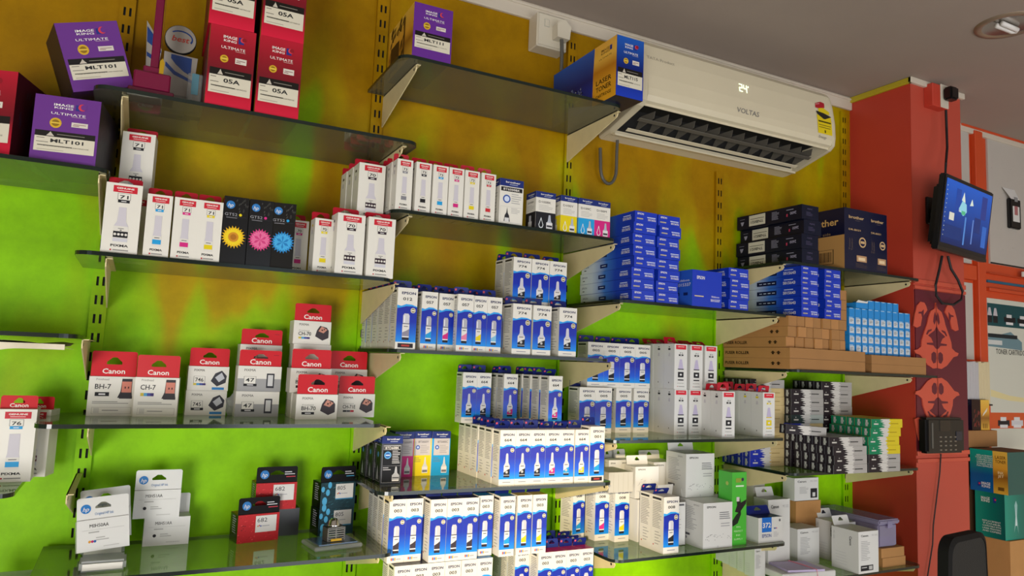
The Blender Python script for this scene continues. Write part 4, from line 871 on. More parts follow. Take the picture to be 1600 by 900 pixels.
# --- shelf m4
d60 = kind('d60', lambda: brother('d60', 'black', .051, .112, 'BTD60BK')); b5 = lambda c, n: kind(('5k', c), lambda: brother('5000', c, .0505, .112, n))
zz = Z['m4']; x0 = Xof(594, .20, zz)
for k in range(3): place('bottle_carton', d60, x0+.0255-.004*k, .175-.05*k, zz, ['black ink bottle carton with blue seal at front, navy lid', 'black ink bottle carton, second back behind the front black one', 'black ink bottle carton, third back behind the front black one'][k], 'black bottle cartons', math.radians(-1))
row('bottle_carton', [(b5('magenta', 'BT5000M'), 'magenta carton with blue lid and grey panel', 614, {'y': .105}), (b5('yellow', 'BT5000Y'), 'yellow carton with blue lid and grey panel', 641, {'y': .095}), (b5('cyan', 'BT5000C'), 'cyan carton with blue lid and grey panel', 672, {'y': .10})], zz, .10, 'beside black bottle cartons', 'blue-lidded coloured cartons')
e664 = lambda c: kind(('664', c), lambda: epson('664', CO[c], 'cone', .0418, .133, 'epson_purple'))
row('bottle_carton', [(e664('black'), W + 'black bottle', 779, {'back': 5, 'rz': -1}), (e664('black'), W + 'black bottle', 801, {'back': 1}), (e664('black'), W + 'black bottle', 825, {'back': 1}), (e664('magenta'), W + 'magenta bottle', 849, {'back': 1}),
     (e664('cyan'), W + 'cyan bottle', 873, {'back': 1}), (e664('yellow'), W + 'yellow bottle', 897, {'back': 1}), (kind('001', lambda: epson('001', '#1f97d2', 'tube', .045, .141, mark_bottom='dark')), W + 'cyan bottle, dark foot mark', 920, {'y': .288, 'rz': 1})], zz, .284, 'in lower front row, fourth shelf', 'white and blue cartons, lower row on the fourth middle shelf')
z_ = zz + .1335
row('bottle_carton', [(e664('black'), W + 'black bottle', 720, {'y': .10}), (e664('black'), W + 'black bottle', 742, {'y': .10, 'back': 1}), (e664('magenta'), W + 'magenta bottle', 785, {'y': .13, 'back': 1}), (e664('magenta'), W + 'magenta bottle', 855, {'y': .225, 'back': 3, 'bx': .004, 'rz': 2})], z_, .1, 'in upper layer, fourth middle shelf', 'white and blue cartons, upper layer on the fourth middle shelf')
# supporting cartons below the upper layer
for k, px in enumerate((770, 793, 816, 839)):
    place('bottle_carton', e664('black'), Xof(px, .135, zz)+.02, .075+.0*k, zz, f'white and blue carton supporting the upper layer, {left_of(k, 4)} at the wall', 'cartons hidden under the upper layer on the fourth middle shelf')
# --- shelf m5
e3 = lambda c: kind(('003', c), lambda: epson('003', {'black': '#3a3036'}.get(c, CO.get(c)), 'tube', .0400, .1405, 'epson_blue', top={'black': 'black_top', 'cyan': 'cyan_top', 'yellow': 'yellow_top', 'magenta': 'pink_top'}[c], base='#2c2228', mark_bottom='rgb', capc='#bdbdc2'))
zl = Z['m5']; zu = zl + .1415
row('bottle_carton', [(e3('black'), W + 'black bottle', 611), (e3('black'), W + 'black bottle', 636), (e3('black'), W + 'black bottle', 664), (e3('black'), W + 'black bottle', 691), (e3('black'), W + 'black bottle', 717), (e3('cyan'), W + 'cyan bottle', 742)], zl, .285, 'in lowest row at picture bottom', 'white and blue cartons, lowest row', back=1)
row('bottle_carton', [(e3('cyan'), W + 'cyan bottle', 789, {'y': .35, 'z': zl - .012}), (e3('cyan'), W + 'cyan bottle', 802, {'y': .24, 'free': 1, 'z': zl}), (e3('magenta'), W + 'magenta bottle', 825), (e3('magenta'), W + 'magenta bottle', 849), (e3('magenta'), W + 'magenta bottle', 872), (e3('magenta'), W + 'magenta bottle', 896)][1:], zl, .285, 'in lowest row, right part', 'white and blue cartons with pink lids, lowest row', back=2)
row('bottle_carton', [(e3('black'), W + 'black bottle', 604, {'back': 3, 'y': .262}), (e3('black'), W + 'black bottle', 629, {'y': .262}), (e3('black'), W + 'black bottle', 669, {'back': 2, 'bx': .003}), (e3('black'), W + 'black bottle', 695), (e3('black'), W + 'black bottle', 719), (e3('cyan'), W + 'cyan bottle', 744, {'y': .268}),
     (e3('cyan'), W + 'cyan bottle', 779, {'y': .290, 'back': 2, 'bx': .003}), (e3('yellow'), W + 'yellow bottle', 806, {'y': .288}), (e3('yellow'), W + 'yellow bottle', 830, {'y': .288})], zu, .285, 'in upper layer of lowest middle shelf', 'white and blue cartons, upper layer of the lowest middle shelf')
# --- shelf r1 : ribbon cartons
rb = kind('rb', lambda: ribbon()); rb2 = kind('rb2', ribbon2)
def stack(parts, name, px, y, z, n, what, group, jx=.003, start=0, rz=0):
    w_, d_, h_ = dims(parts)
    for i in range(start, n):
        zi = z + i*(h_+.0006)
        place(name, parts, Xof(px, y, z) + w_/2 + (random.uniform(-jx, jx) if i else 0), y - d_/2 + (random.uniform(-jx, jx) if i else 0), zi, f'{what}, {"bottom" if i == 0 else ("topmost" if i == n-1 else ORD[i] + " from bottom")} of {n}' if n > 1 else what, group, math.radians(rz + random.uniform(-.8, .8)))
G = 'blue ribbon cartons'
stack(rb, 'ribbon_carton', 988, .288, Z['r1'], 8, 'flat blue carton in first ribbon stack from left', G)
stack(rb, 'ribbon_carton', 1026, .288, Z['r1'], 8, 'flat blue carton in second ribbon stack from left', G)
place('ribbon_carton', kind('rbig', lambda: ribbon(.110, .12, .104, 'S015337', True)), Xof(1083, .30, Z['r1'])+.055, .235, Z['r1'], 'large deep-blue carton between the flat blue stacks', G)
stack(rb, 'ribbon_carton', 1139, .288, Z['r1'], 4, 'flat blue carton in low stack right of large blue one', G)
# --- shelf d2: brown cartons
zz = Z['d2']
kw = Xof(1352, .30, zz) - Xof(1234, .30, zz); kw2 = Xof(1448, .30, zz) - Xof(1363, .30, zz)
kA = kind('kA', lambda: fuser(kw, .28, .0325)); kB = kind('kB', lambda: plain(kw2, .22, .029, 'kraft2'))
for k in range(2):
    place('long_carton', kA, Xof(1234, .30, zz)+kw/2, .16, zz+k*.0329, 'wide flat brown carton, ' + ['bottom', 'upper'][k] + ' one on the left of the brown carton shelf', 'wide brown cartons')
    place('flat_carton', kB, Xof(1362, .30, zz)+kw2/2, .19, zz+k*.0295, 'flat brown carton at the pillar end, ' + ['bottom one', 'upper one under small blue cartons'][k], 'wide brown cartons')
wk = kw/7.9*.84*1.0; wk = (Xof(1324, .295, zz+.066) - Xof(1234, .295, zz+.066))/7 - .0004
mat('kraft3', '#ab7a47', .75, var=.10, vscale=16)
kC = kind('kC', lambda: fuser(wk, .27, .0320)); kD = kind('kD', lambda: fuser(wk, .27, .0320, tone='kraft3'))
for lv in range(3):
    for i in range(7):
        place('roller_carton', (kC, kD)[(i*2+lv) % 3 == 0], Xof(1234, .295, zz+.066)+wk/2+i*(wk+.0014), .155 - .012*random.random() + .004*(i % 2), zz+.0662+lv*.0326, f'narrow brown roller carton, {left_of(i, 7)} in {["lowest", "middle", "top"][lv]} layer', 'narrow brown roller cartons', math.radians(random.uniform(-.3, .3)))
xk = Xof(1309, .285, zz+.17)
for i in range(3):
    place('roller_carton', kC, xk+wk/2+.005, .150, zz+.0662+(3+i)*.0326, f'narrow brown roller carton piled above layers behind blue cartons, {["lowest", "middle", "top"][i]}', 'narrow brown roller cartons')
zm = zz + .0662 + 3*.0326 + .0006
stack(rb2, 'ribbon_carton', 1252, .292, zm, 5, 'flat blue carton in tall stack above brown ones, left pile', G, .002)
stack(rb2, 'ribbon_carton', 1289, .289, zm, 5, 'flat blue carton in tall stack above brown ones, right pile', G, .002)
zb = zz + .0596
bw = (Xof(1423, .275, zb) - Xof(1326, .275, zb))/10
mini_n = 0
for r_ in range(5):
    for i in range(10):
        pm = kind(('mini', r_ == 4, (i*3+r_) % 3), lambda: mini(r_ == 4))
        place('small_carton', pm, Xof(1326, .275, zb)+bw*(i+.5), .245, zb+r_*.0300, f'small blue carton with white label, {left_of(i, 10)} in {["bottom", "second", "middle", "fourth", "top full"][r_]} row of ten', 'small blue cartons', math.radians(random.uniform(-1.5, 1.5)))
for i in range(5):
    place('small_carton', kind(('mini', True, 0), lambda: mini(True)), Xof(1357, .275, zb)+bw*(i+.5), .245, zb+5*.03, f'small blue carton on the incomplete top row, {left_of(i, 5)}', 'small blue cartons')
o = thing('opened_carton', (Xof(1342, .262, zb), -.248, zb+5*.03+.001), 'small opened blue carton with white flap lying on the blue rows', 'box')
b = MB(); b.box(-.030, .028, -.028, .028, 0, .018, 'cyan_card'); b.build('carton', o); b = MB(); b.prism([(-.030, .0185), (.026, .0185), (.030, .028), (.020, .024), (-.02, .027)], -.0285, -.0278, 'white_card2', 'y'); b.build('loose_flap', o)
# --- shelf d1
tn = kind('tnb', tnb); zz = Z['d1']
for k, dx in enumerate((0, -.004, .012, -.002)):
    place('toner_carton', tn, Xof(1252, .29, zz)+.038+dx, .155, zz+k*.0468, 'long navy-black carton with cream label, ' + ['bottom', 'second from bottom', 'third from bottom', 'topmost'][k] + ' of four', 'navy-black toner cartons', math.radians((0, .8, -1, .5)[k]))
xd = Xof(1319, .285, zz)
place('drum_carton', kind('dr1', drum), xd+.058, .147, zz, 'tall navy carton with large cream lettering and brown flank', 'tall navy drum cartons')
place('drum_carton', kind('dr2', lambda: drum(False)), xd+.1165+.049, .145, zz, 'tall navy carton nearest to the red pillar', 'tall navy drum cartons')
place('small_carton', kind('sb', lambda: plain(.07, .05, .014, 'blue_card')), xd+.150, .10, zz+.206, 'small flat blue carton lying on top of a navy drum carton')
# --- shelf r2
e5 = kind('005', lambda: epson('005', '#1b1b20', 'tube', .056, .130, 'epson_purple', two=False)); zz = Z['r2']
G5 = 'white and blue cartons on the shelf right of the middle bay'
row('bottle_carton', [(e5, W + 'black bottle', 903, {'y': .125, 'rz': 2}), (e5, W + 'black bottle', 928, {'y': .125}), (e5, W + 'black bottle', 961), (e5, W + 'black bottle', 989)], zz, .105, 'in lower row behind sunlit tabs', G5)
row('bottle_carton', [(e5, W + 'black bottle', 917), (e5, W + 'black bottle', 941), (e5, W + 'black bottle', 966), (e5, W + 'black bottle', 991)], zz+.1305, .105, 'in upper row right of the bracket', G5)
tw = lambda c, t='lean': kind(('tw', c, t), lambda: tall_white(c, tab=t))
GW = 'slim plain white cartons'; WP = 'slim white carton with red head label'
row('bottle_carton', [(tw('black'), WP, 1053, {'y': .185, 'back': 2, 'bx': 0}), (tw('black'), WP, 1076, {'y': .185, 'back': 1}), (tw('black', 'up'), WP, 1120, {'y': .272, 'back': 1}), (tw('yellow', 'up'), WP, 1192, {'y': .272, 'back': 3})], zz, .19, 'in lower white row', GW)
row('bottle_carton', [(tw('black', 'lean'), WP, 1053, {'back': 2}), (tw('black'), WP, 1078, {'back': 1}), (tw('black'), WP, 1101, {'back': 1, 'y': .175})], zz+.1335, .185, 'in upper white row', GW)
place('bottle_carton', tw('black'), Xof(1098, .175, zz)+.024, .15, zz, 'slim plain white carton standing hidden under the upper row end', GW)
# --- shelf r3
zz = Z['r3']; mb = kind('maint', lambda: maint()); mbn = kind('maint2', lambda: maint(tab=False))
place('service_carton', mb, Xof(1099, .28, zz)+.054, .228, zz, 'square white carton with grey print, lower front one by green carton', 'square white cartons')
place('service_carton', mbn, Xof(1078, .17, zz)+.054, .118, zz, 'square white carton supporting the upper one, mostly hidden', 'square white cartons')
place('service_carton', kind('maintb', lambda: maint(.108, .09, .125)), Xof(1073, .20, zz+.126)+.054, .150, zz+.1258, 'square white carton with grey print, raised above the lower one', 'square white cartons')
place('service_carton', kind('m3', lambda: maint(.088, .08, .10)), Xof(1030, .13, zz+.1)+.045, .06, zz+.115, 'square white carton behind, left of the raised one', 'square white cartons')
place('service_carton', kind('m4', lambda: plain(.088, .10, .114, 'white_card2')), Xof(1030, .13, zz)+.045, .06, zz, 'plain white carton under the rear square one', 'square white cartons')
place('service_carton', kind('m5', lambda: maint(.085, .05, .09, True, flat=True)), Xof(992, .14, zz+.12)+.042, .115, zz+.12, 'white carton with small symbols print, behind flat grey ones', 'square white cartons')
place('service_carton', kind('m6', lambda: plain(.085, .07, .118, 'white_card2')), Xof(992, .14, zz)+.042, .115, zz, 'plain white carton below the symbol-printed one', 'square white cartons')
for k, px in enumerate((950, 968)):
    place('service_carton', kind('m7', lambda: maint(.055, .05, .10, True, flat=True)), Xof(px, .07, zz+.12)+.03, .042, zz+.12, ['white hook-tab carton farthest left at the back of the green carton shelf', 'white hook-tab carton second from left at the back'][k], 'square white cartons')
    place('service_carton', kind('m8', lambda: plain(.055, .06, .118, 'white_card2')), Xof(px, .07, zz)+.032, .042, zz, ['plain white carton below the farthest left hook-tab one', 'plain white carton below the second hook-tab one'][k], 'square white cartons')
for k in range(5):
    place('slim_carton', kind('sl', lambda: plain(.016, .10, .055, 'grey_card')), Xof(950, .19, zz+.1)+.008+k*.0165, .14, zz+.150, 'thin greyish white carton in a file, ' + left_of(k, 5), 'thin greyish cartons')
e8 = lambda c: kind(('008', c), lambda: epson('008', CO[c], 'tube', .0525 if c == 'black' else .049, .150, 'epson_blue'))
row('bottle_carton', [(e8('cyan'), W + 'cyan bottle', 889, {'y': .075, 'rz': 14}), (e8('magenta'), W + 'magenta bottle', 928, {'y': .10, 'back': 0, 'rz': 2}), (e8('yellow'), W + 'yellow bottle', 950, {'y': .13}), (e8('black'), W + 'black bottle', 1016, {'y': .285, 'back': 1})], zz, .2, 'on lowest shelf right of the middle', 'tall white and blue cartons on the green carton shelf')
o = thing('opened_carton', (Xof(1044, .225, zz)+.032, -.190, zz), 'opened tall white carton with raised flaps and plastic inside', 'box')
b = MB(); w_, d_, h_ = .064, .064, .120
for a in ((-w_/2, w_/2, -d_/2, -d_/2+.0012), (-w_/2, w_/2, d_/2-.0012, d_/2), (-w_/2, -w_/2+.0012, -d_/2, d_/2), (w_/2-.0012, w_/2, -d_/2, d_/2)): b.box(a[0], a[1], a[2], a[3], 0, h_, 'white_card2')
b.box(-w_/2, w_/2, -d_/2, d_/2, 0, .0015, 'white_card2'); b.build('carton', o)
c = front(w_, d_, h_); c.lines(.12, .35, .75, .9, 14, '#9d9da0', 2, .3, 3); c.rect(.55, .92, .9, .96, '#55555a', 2); c.lines(.12, .2, .7, .28, 1, '#55555a', 3, .6, 3); c.circ(.5, .14, .006, '#a0a0a4', 3, 10); link(bpy.data.objects.new('front_print', c.mesh('front_print')), o)
b = MB(); b.add([(-w_/2, d_/2, h_), (w_/2, d_/2, h_), (w_/2-.004, d_/2-.012, h_+.042), (-w_/2+.004, d_/2-.012, h_+.040)], [(0, 1, 2, 3)], 'white_card2'); b.add([(-w_/2, -d_/2, h_), (-w_/2, d_/2, h_), (-w_/2-.02, d_/2-.004, h_+.030), (-w_/2-.024, -d_/2+.004, h_+.024)], [(0, 1, 2, 3)], 'white_card2'); b.build('flap', o)
b = MB(); b.lathe([(0, 0), (.024, 0), (.024, .01), (.018, .03), (.008, .036), (0, .036)], 'frosted', 14, (0, 0, .098)); b.build('plastic_insert', o)
place('supply_carton', kind('green', green_box), Xof(1144, .275, zz)+.028, .245, zz, 'tall bright green carton with dark hand picture')
place('cartridge_carton', kind('372', box372), Xof(1185, .275, zz)+.0485, .245, zz, 'small white carton with blue number square and navy tab, right of green carton')
# --- shelf d3: long patterned cartons
KB = lambda: kind('tb_bk', lambda: tube_box('#231c22', '#a3a09c')); KT = lambda: kind('tb_te', lambda: tube_box('#20302f', '#a8b0aa')); KG = lambda: kind('tb_gr', lambda: tube_box('#087a52', '#d0bc10', '#a89210')); KU = lambda: kind('tb_bl', lambda: tube_box('#1c2c9c', '#cdb680', '#a8905c'))
zz = Z['d3']; H = .0276; D3 = .0304
def tubes(px, yf, lv0, lvs, deep, where, gname, dx=None):
    for li, kk in enumerate(lvs):
        for j in range(deep):
            lv = lv0 + li
            place('tube_carton', kk, Xof(px, yf, zz)+.075+(dx[li] if dx else 0)+random.uniform(-.001, .001), yf-D3*(j+.5), zz+lv*H, f'long {gname} carton {where}, layer {ORD[lv]} from below' + (f', {ORD[j]} one back' if j else ', front one'), 'long patterned cartons', math.radians(random.uniform(-.7, .7)))
bk, te, gr, bl = KB(), KT(), KG(), KU()
xA = Xof(1177, .15, zz)
tubes(1172, .152, 0, [bl]*9 + [bk], 4, 'in left file', 'blue and tan')
tubes(1303, .338, 0, [bk]*4, 5, 'in middle front file', 'black and grey', [0, .002, -.002, -.020])
tubes(1236, .180, 0, [bk]*2 + [bk]*2 + [bl, te, bk, bk, bk], 1, 'in middle rear file', 'dark')
tubes(1284, .172, 0, [bk]*10, 4, 'in tall rear file', 'black and grey')
tubes(1358, .335, 0, [bk, bk], 4, 'beside the pillar', 'black and grey')
tubes(1358, .335, 2, [gr]*4, 5, 'beside the pillar', 'green and yellow', [0, -.004, .006, .014])
place('tube_carton', bk, Xof(1250, .33, zz+.115)+.075, .275, zz+4*H+.002, 'long black and grey carton laid askew over the middle front file', 'long patterned cartons', rot=(0, math.radians(3), math.radians(-9)))
# --- shelf d4
zz = Z['d4']
mc = kind('mc', lambda: canon_mc(.094, .10, .128, True)); 
place('service_carton', mc, Xof(1344, .305, zz)+.047, .250, zz, 'white carton with black bottom label and open tab, front on lowest right shelf', 'plain white service cartons')
place('service_carton', kind('mc2', lambda: canon_mc(.085, .09, .128, True, True, False)), Xof(1312, .19, zz)+.0425, .140, zz, 'white carton with vertical side lettering behind the labelled one', 'plain white service cartons')
place('service_carton', kind('mc3', lambda: canon_mc(.10, .08, .115, False, False, False)), Xof(1255, .17, zz)+.03, .125, zz, 'white carton right of the big bagged carton', 'plain white service cartons')
place('service_carton', kind('mc4', lambda: canon_mc(.115, .05, .075, False, False, True, True)), Xof(1247, .11, zz)+.06, .068, zz+.188, 'white carton lying high at back with black label square', 'plain white service cartons')
place('flat_carton', kind('kr4', lambda: plain(.12, .06, .186, 'kraft')), Xof(1247, .11, zz)+.07, .062, zz, 'brown carton under the high white one', 'brown cartons on the lowest right shelf')
place('service_carton', kind('mc5', lambda: canon_mc(.095, .06, .215, True, False, False)), Xof(1200, .17, zz)+.0475, .14, zz, 'tall white carton in a clear bag between two shelves', 'plain white service cartons')
for k in range(5):
    place('service_carton', kind('mc6', lambda: canon_mc(.044, .04, .085, False, False, False)), Xof(1131+13*k, .045+.045*k, zz)+.02, .024+.043*k, zz, 'narrow white carton in receding file, ' + left_of(k, 5), 'narrow white cartons under the green carton shelf')
place('service_carton', kind('tw7', lambda: plain(.05, .04, .16, 'white_card')), Xof(1166, .05, zz)+.025, .06, zz+.10, 'cream white carton with script lettering behind the blue-square carton')
o = thing('storage_box', (2.335, -.145, zz+.062), 'translucent lilac plastic storage box with lid on brown cartons', 'storage box', None, (0, 0, 0))
b = MB(); b.box(-.045, .045, -.12, .12, 0, .072, 'lilac_clear', .004); b.build('tub', o); b = MB(); b.box(-.052, .052, -.127, .127, .072, .088, 'lilac_clear', .004); b.build('lid', o)
b = MB(); b.box(-.012, .012, -.129, -.127, .06, .084, 'lilac_clear', .001); b.build('latch', o); b = MB(); b.box(-.040, .040, -.112, .112, .003, .03, '#6a4a7c'); b.build('contents', o)
for k in range(2): place('flat_carton', kind('kr5', lambda: plain(.115, .22, .0295, 'kraft')), 2.345+.006*(1-k), .165, zz+k*.0305, 'small brown carton under the lilac plastic box, ' + ['bottom one', 'upper one'][k], 'brown cartons on the lowest right shelf')
o = thing('paper_bundle', (Xof(1262, .27, zz+.02), -.235, zz), 'bundle of white paper pads with lilac top sheet and pink rubber band', 'paper')
b = MB(); b.box(-.105, .100, -.05, .06, 0, .020, 'white_card2', .002); b.build('pad', o, rot=(0, 0, math.radians(-6)))
b = MB(); b.box(-.07, .06, -.045, .05, .0202, .026, mat('lilac_paper', '#c3b6dc', .5)); b.build('lilac_sheet', o, rot=(0, 0, math.radians(-12)))
b = MB(); b.tube([(.02, -.056, .004), (.02, -.052, .026), (.018, .0, .0278), (.014, .05, .0275), (.012, .064, .006)], .0018, mat('pink_rubber', '#e08a9c', .5), 6); b.build('rubber_band', o)
# --- shelf l3: cartridge cartons with red headers
zz = Z['l3']; GC = 'cartridge cartons with red headers'
def cart(key, fn, px, y, z, label, rz=0, dx=0):
    p = kind(key, fn); w_, d_, h_ = dims(p); return place('cartridge_carton', p, Xof(px, y, z)+w_/2+dx, y-d_/2, z, label, GC, math.radians(rz))
cart('bh7', lambda: cartridge('BH-7', .0885, .083, .054, .045, pixma=False, chip='tall'), 133, .10, zz, 'largest white and red cartridge carton, leftmost, black colour bar', 3)
cart('ch7', lambda: cartridge('CH-7', .0865, .084, .048, .055, pixma=False, sub='rgb', chip='tall'), 208, .12, zz, 'large white and red cartridge carton, second from left, rainbow colour bar', -5)
c745 = kind('745', lambda: cartridge('745', .087, .055, 0, .05, small=True, head=None, chip='flat')); c746 = kind('746', lambda: cartridge('746', .087, .055, .042, .05, small=True, head=None, sub='rgb', chip='flat'))
x_ = Xof(288, .075, zz); place('cartridge_carton', c745, x_+.0435, .045, zz, 'small white cartridge carton with blue oval, lower of the pair', GC); place('cartridge_carton', c746, x_+.0445, .045, zz+.0555, 'small cartridge carton with blue oval and red header, upper of the pair', GC)
c47 = kind('47', lambda: cartridge('47', .096, .0575, 0, .05, small=True, head=None, chip='plain', gray=1)); c47h = kind('47h', lambda: cartridge('47', .096, .0575, .037, .05, small=True, head=None, chip='plain', gray=1))
x_ = Xof(366, .115, zz); place('cartridge_carton', c47, x_+.048, .088, zz, 'grey and white cartridge carton, lower of its stack', GC); place('cartridge_carton', c47h, x_+.049, .088, zz+.058, 'grey and white cartridge carton with red header, upper front one', GC)
place('cartridge_carton', c47h, x_+.056, .034, zz+.108, 'white cartridge carton with red header peeking out behind the grey pair', GC); place('cartridge_carton', kind('pl2', lambda: plain(.085, .05, .1075, 'white_card')), x_+.056, .034, zz, 'white carton hidden behind the grey and white pair', GC)
bh70 = kind('bh70', lambda: cartridge('BH-70', .094, .057, .045, .05)); bh70b = kind('bh70b', lambda: cartridge('BH-70', .084, .0515, .0, .05)); ch71 = kind('ch71', lambda: cartridge('CH-71E', .091, .056, .043, .05, sub='bkr')); ch70 = kind('ch70', lambda: cartridge('CH-70', .090, .056, .042, .05, sub='rgb'))
x_ = Xof(461, .185, zz)
place('cartridge_carton', bh70, x_+.047, .160, zz, 'white cartridge carton with red header, front one of the pile, black colour bar', GC)
place('cartridge_carton', kind('pl3', lambda: plain(.090, .05, .057, 'white_card')), x_+.043, .108, zz, 'plain white carton hidden right behind the front pile carton', GC)
place('cartridge_carton', bh70, x_+.040, .108, zz+.0575, 'white cartridge carton with red header, second level of the pile', GC)
place('cartridge_carton', kind('pl4', lambda: plain(.090, .05, .172, 'white_card')), x_+.050, .056, zz, 'plain white carton deep inside the pile', GC)
place('cartridge_carton', ch70, x_+.047, .056, zz+.1725, 'white cartridge carton with red header and rainbow bar on top of pile', GC)
x_ = Xof(527, .115, zz)
place('cartridge_carton', ch71, x_+.0455, .088, zz, 'white cartridge carton with red header, right end, black grey red bar', GC)
place('cartridge_carton', bh70, x_+.036, .035, zz+.0575, 'white cartridge carton with red header raised behind the right end one', GC); place('cartridge_carton', kind('pl3', None), x_+.038, .035, zz, 'plain white carton below the raised one at the right end', GC)
o = thing('plastic_wrap', (Xof(361, .06, zz), -.07, zz), 'crumpled clear plastic wrap between two cartridge carton stacks', 'plastic wrap')
bm = bmesh.new(); bmesh.ops.create_icosphere(bm, subdivisions=2, radius=.016)
for v in bm.verts: v.co *= random.uniform(.7, 1.2); v.co.z = max(0, v.co.z*1.6 + .022)
b = MB(); b.add([v.co[:] for v in bm.verts], [[v.index for v in f.verts] for f in bm.faces], 'frosted'); bm.free(); b.build('wrap', o)
# --- shelf l4
zz = Z['l4']; GH = 'white cartridge cartons with blue round logo'
hw = kind('hw', lambda: hp_white('M0H51AA')); hw5 = kind('hw5', lambda: hp_white('M0H50AA', color_dot=None))
hwl = kind('hwl', lambda: hp_white('M0H51AA', rear=True)); x_ = Xof(222, .085, zz); place('cartridge_carton', hwl, x_+.046, .055, zz, 'white carton with round blue logo, lower of the right stack', GH); 
place('cartridge_carton', hw, x_+.022, .060, zz+.0605, 'white carton with round blue logo, topmost and clear of others', GH)
place('cartridge_carton', hw5, Xof(118, .20, zz+.02)+.045, .175, zz+.022, 'white carton with round blue logo leaning on a clear case', GH, rot=(math.radians(-14), math.radians(-4), math.radians(6)))
place('cartridge_carton', hw5, Xof(124, .12, zz)+.044, .10, zz+.028, 'white carton with round blue logo behind the leaning one', GH, rot=(math.radians(-8), math.radians(-5), math.radians(6)))
def case(x, y, z, label):
    o = thing('clear_case', (x, -y, z), label, 'plastic case', 'clear plastic cases'); b = MB(); b.box(-.040, .040, -.03, .03, 0, .020, 'frosted', .004); b.build('case_body', o)
    b = MB(); b.box(-.034, .034, -.0312, -.0305, .004, .016, 'white_card'); b.build('paper_label', o)
case(Xof(160, .235, zz), .225, zz, 'clear plastic case under the leaning white carton'); case(Xof(165, .1, zz)-.005, .10, zz, 'clear plastic case farther back under a white carton')
h682 = kind('682', lambda: hp_dark('682', 'red', hb=.062, second='rgb')); h805 = kind('805', lambda: hp_dark('805', 'blue', w=.088, second='rgb')); h805b = kind('805b', lambda: hp_dark('805', 'blue', w=.088, ht=.002, second='black'))
x_ = Xof(364, .10, zz); GP = 'black cartridge cartons with round blue logo'
place('cartridge_carton', h682, x_+.047, .080, zz, 'black and red cartridge carton, lower front of the pair', GP, math.radians(10)); 
place('cartridge_carton', kind('pl8', lambda: plain(.05, .045, .063, 'black_card')), x_+.125, .045, zz, 'plain black carton hidden behind the lower red one', GP)
place('cartridge_carton', h682, x_+.090, .050, zz+.0635, 'black and red cartridge carton, upper of the pair', GP, math.radians(3))
x_ = Xof(494, .10, zz); place('cartridge_carton', h805b, x_+.043, .066, zz, 'black and teal cartridge carton with black dot, lower of the pair', GP, math.radians(8)); place('cartridge_carton', h805, x_+.044, .066, zz+.0625, 'black and teal cartridge carton with full header, upper of the pair', GP, math.radians(8))
xc = Xof(520, .20, zz)
o = thing('clear_tray', (xc, -.19, zz), 'clear plastic tray holding a slotted metal piece with yellow bar', 'tray', None, (0, 0, math.radians(8)))
b = MB(); b.box(-.056, .056, -.045, .045, 0, .010, 'frosted', .003); b.build('tray_base', o); b = MB(); b.box(-.044, .046, -.036, .036, .0101, .0125, mat('blue_steel', '#7e90a8', .25, .6)); b.build('blue_plate', o)
b = MB(); b.box(-.020, .022, -.020, .010, .0126, .016, 'steel2', .001)
for k in range(5): b.box(-.020, .022, -.020, -.018, .018+k*.005, .0205+k*.005, 'steel2')
b.box(-.020, -.017, -.020, .010, .016, .044, 'steel2'); b.box(.019, .022, -.020, .010, .016, .044, 'steel2'); b.box(-.001, .002, -.0202, -.018, .016, .042, 'steel2'); b.box(-.020, .022, -.020, .010, .042, .044, 'steel2'); b.build('slotted_block', o)
b = MB(); b.box(-.012, .014, -.023, -.020, .014, .0195, mat('yellow_plastic', '#d8a818', .4), .001); b.build('yellow_bar', o)
b = MB(); b.lathe([(0, .018), (.006, .017), (.011, .012), (.013, .004), (.016, 0), (0, 0)], 'chrome', 18, (0, -.004, .0442)); b.build('chrome_knob', o, smooth=True)
# --- shelf 0c and lower left corner
c76 = kind('76', lambda: canon_bottle('76', 'cyan', .066, .140, 'slim', tab=False)); c76h = MB()
P76 = c76 + [('header_card', hang_tab(.062, .026, 'tab_red2', .05, 'Canon', y=-.012, z=.140, hole=.3).mesh('header_card'))]; K['76h'] = P76
x_ = Xof(47, .16, Z['0c']); place('bottle_carton', P76, x_-.033, .134, Z['0c'], 'white ink bottle carton with red header and cyan mark at left picture edge', 'red-header bottle cartons')
c76m = kind('76m', lambda: canon_bottle('76', '#5a1030', .06, .135, 'canon', tab=False)); place('bottle_carton', c76m + [('header_card', hang_tab(.058, .026, 'tab_red2', .05, 'Canon', y=-.01, z=.135, hole=.3).mesh('header_card'))], x_-.004, .075, Z['0c'], 'white ink bottle carton with red header standing behind the cyan-marked one', 'red-header bottle cartons', math.radians(-14))
o = thing('clear_case', (Xof(18, .16, Z['0d']+.1), -.16, Z['0d']), 'translucent plastic case with brown contents in the lower left picture corner', 'plastic case')
b = MB(); b.box(-.07, .05, -.05, .05, 0, .145, 'frosted', .006); b.build('case_body', o); b = MB(); b.box(-.065, .045, -.045, .045, .004, .10, mat('brown_fill', '#6a5844', .6)); b.build('contents', o); b = MB(); b.box(-.072, .052, -.052, .052, .142, .150, 'frosted', .002); b.build('lid', o)
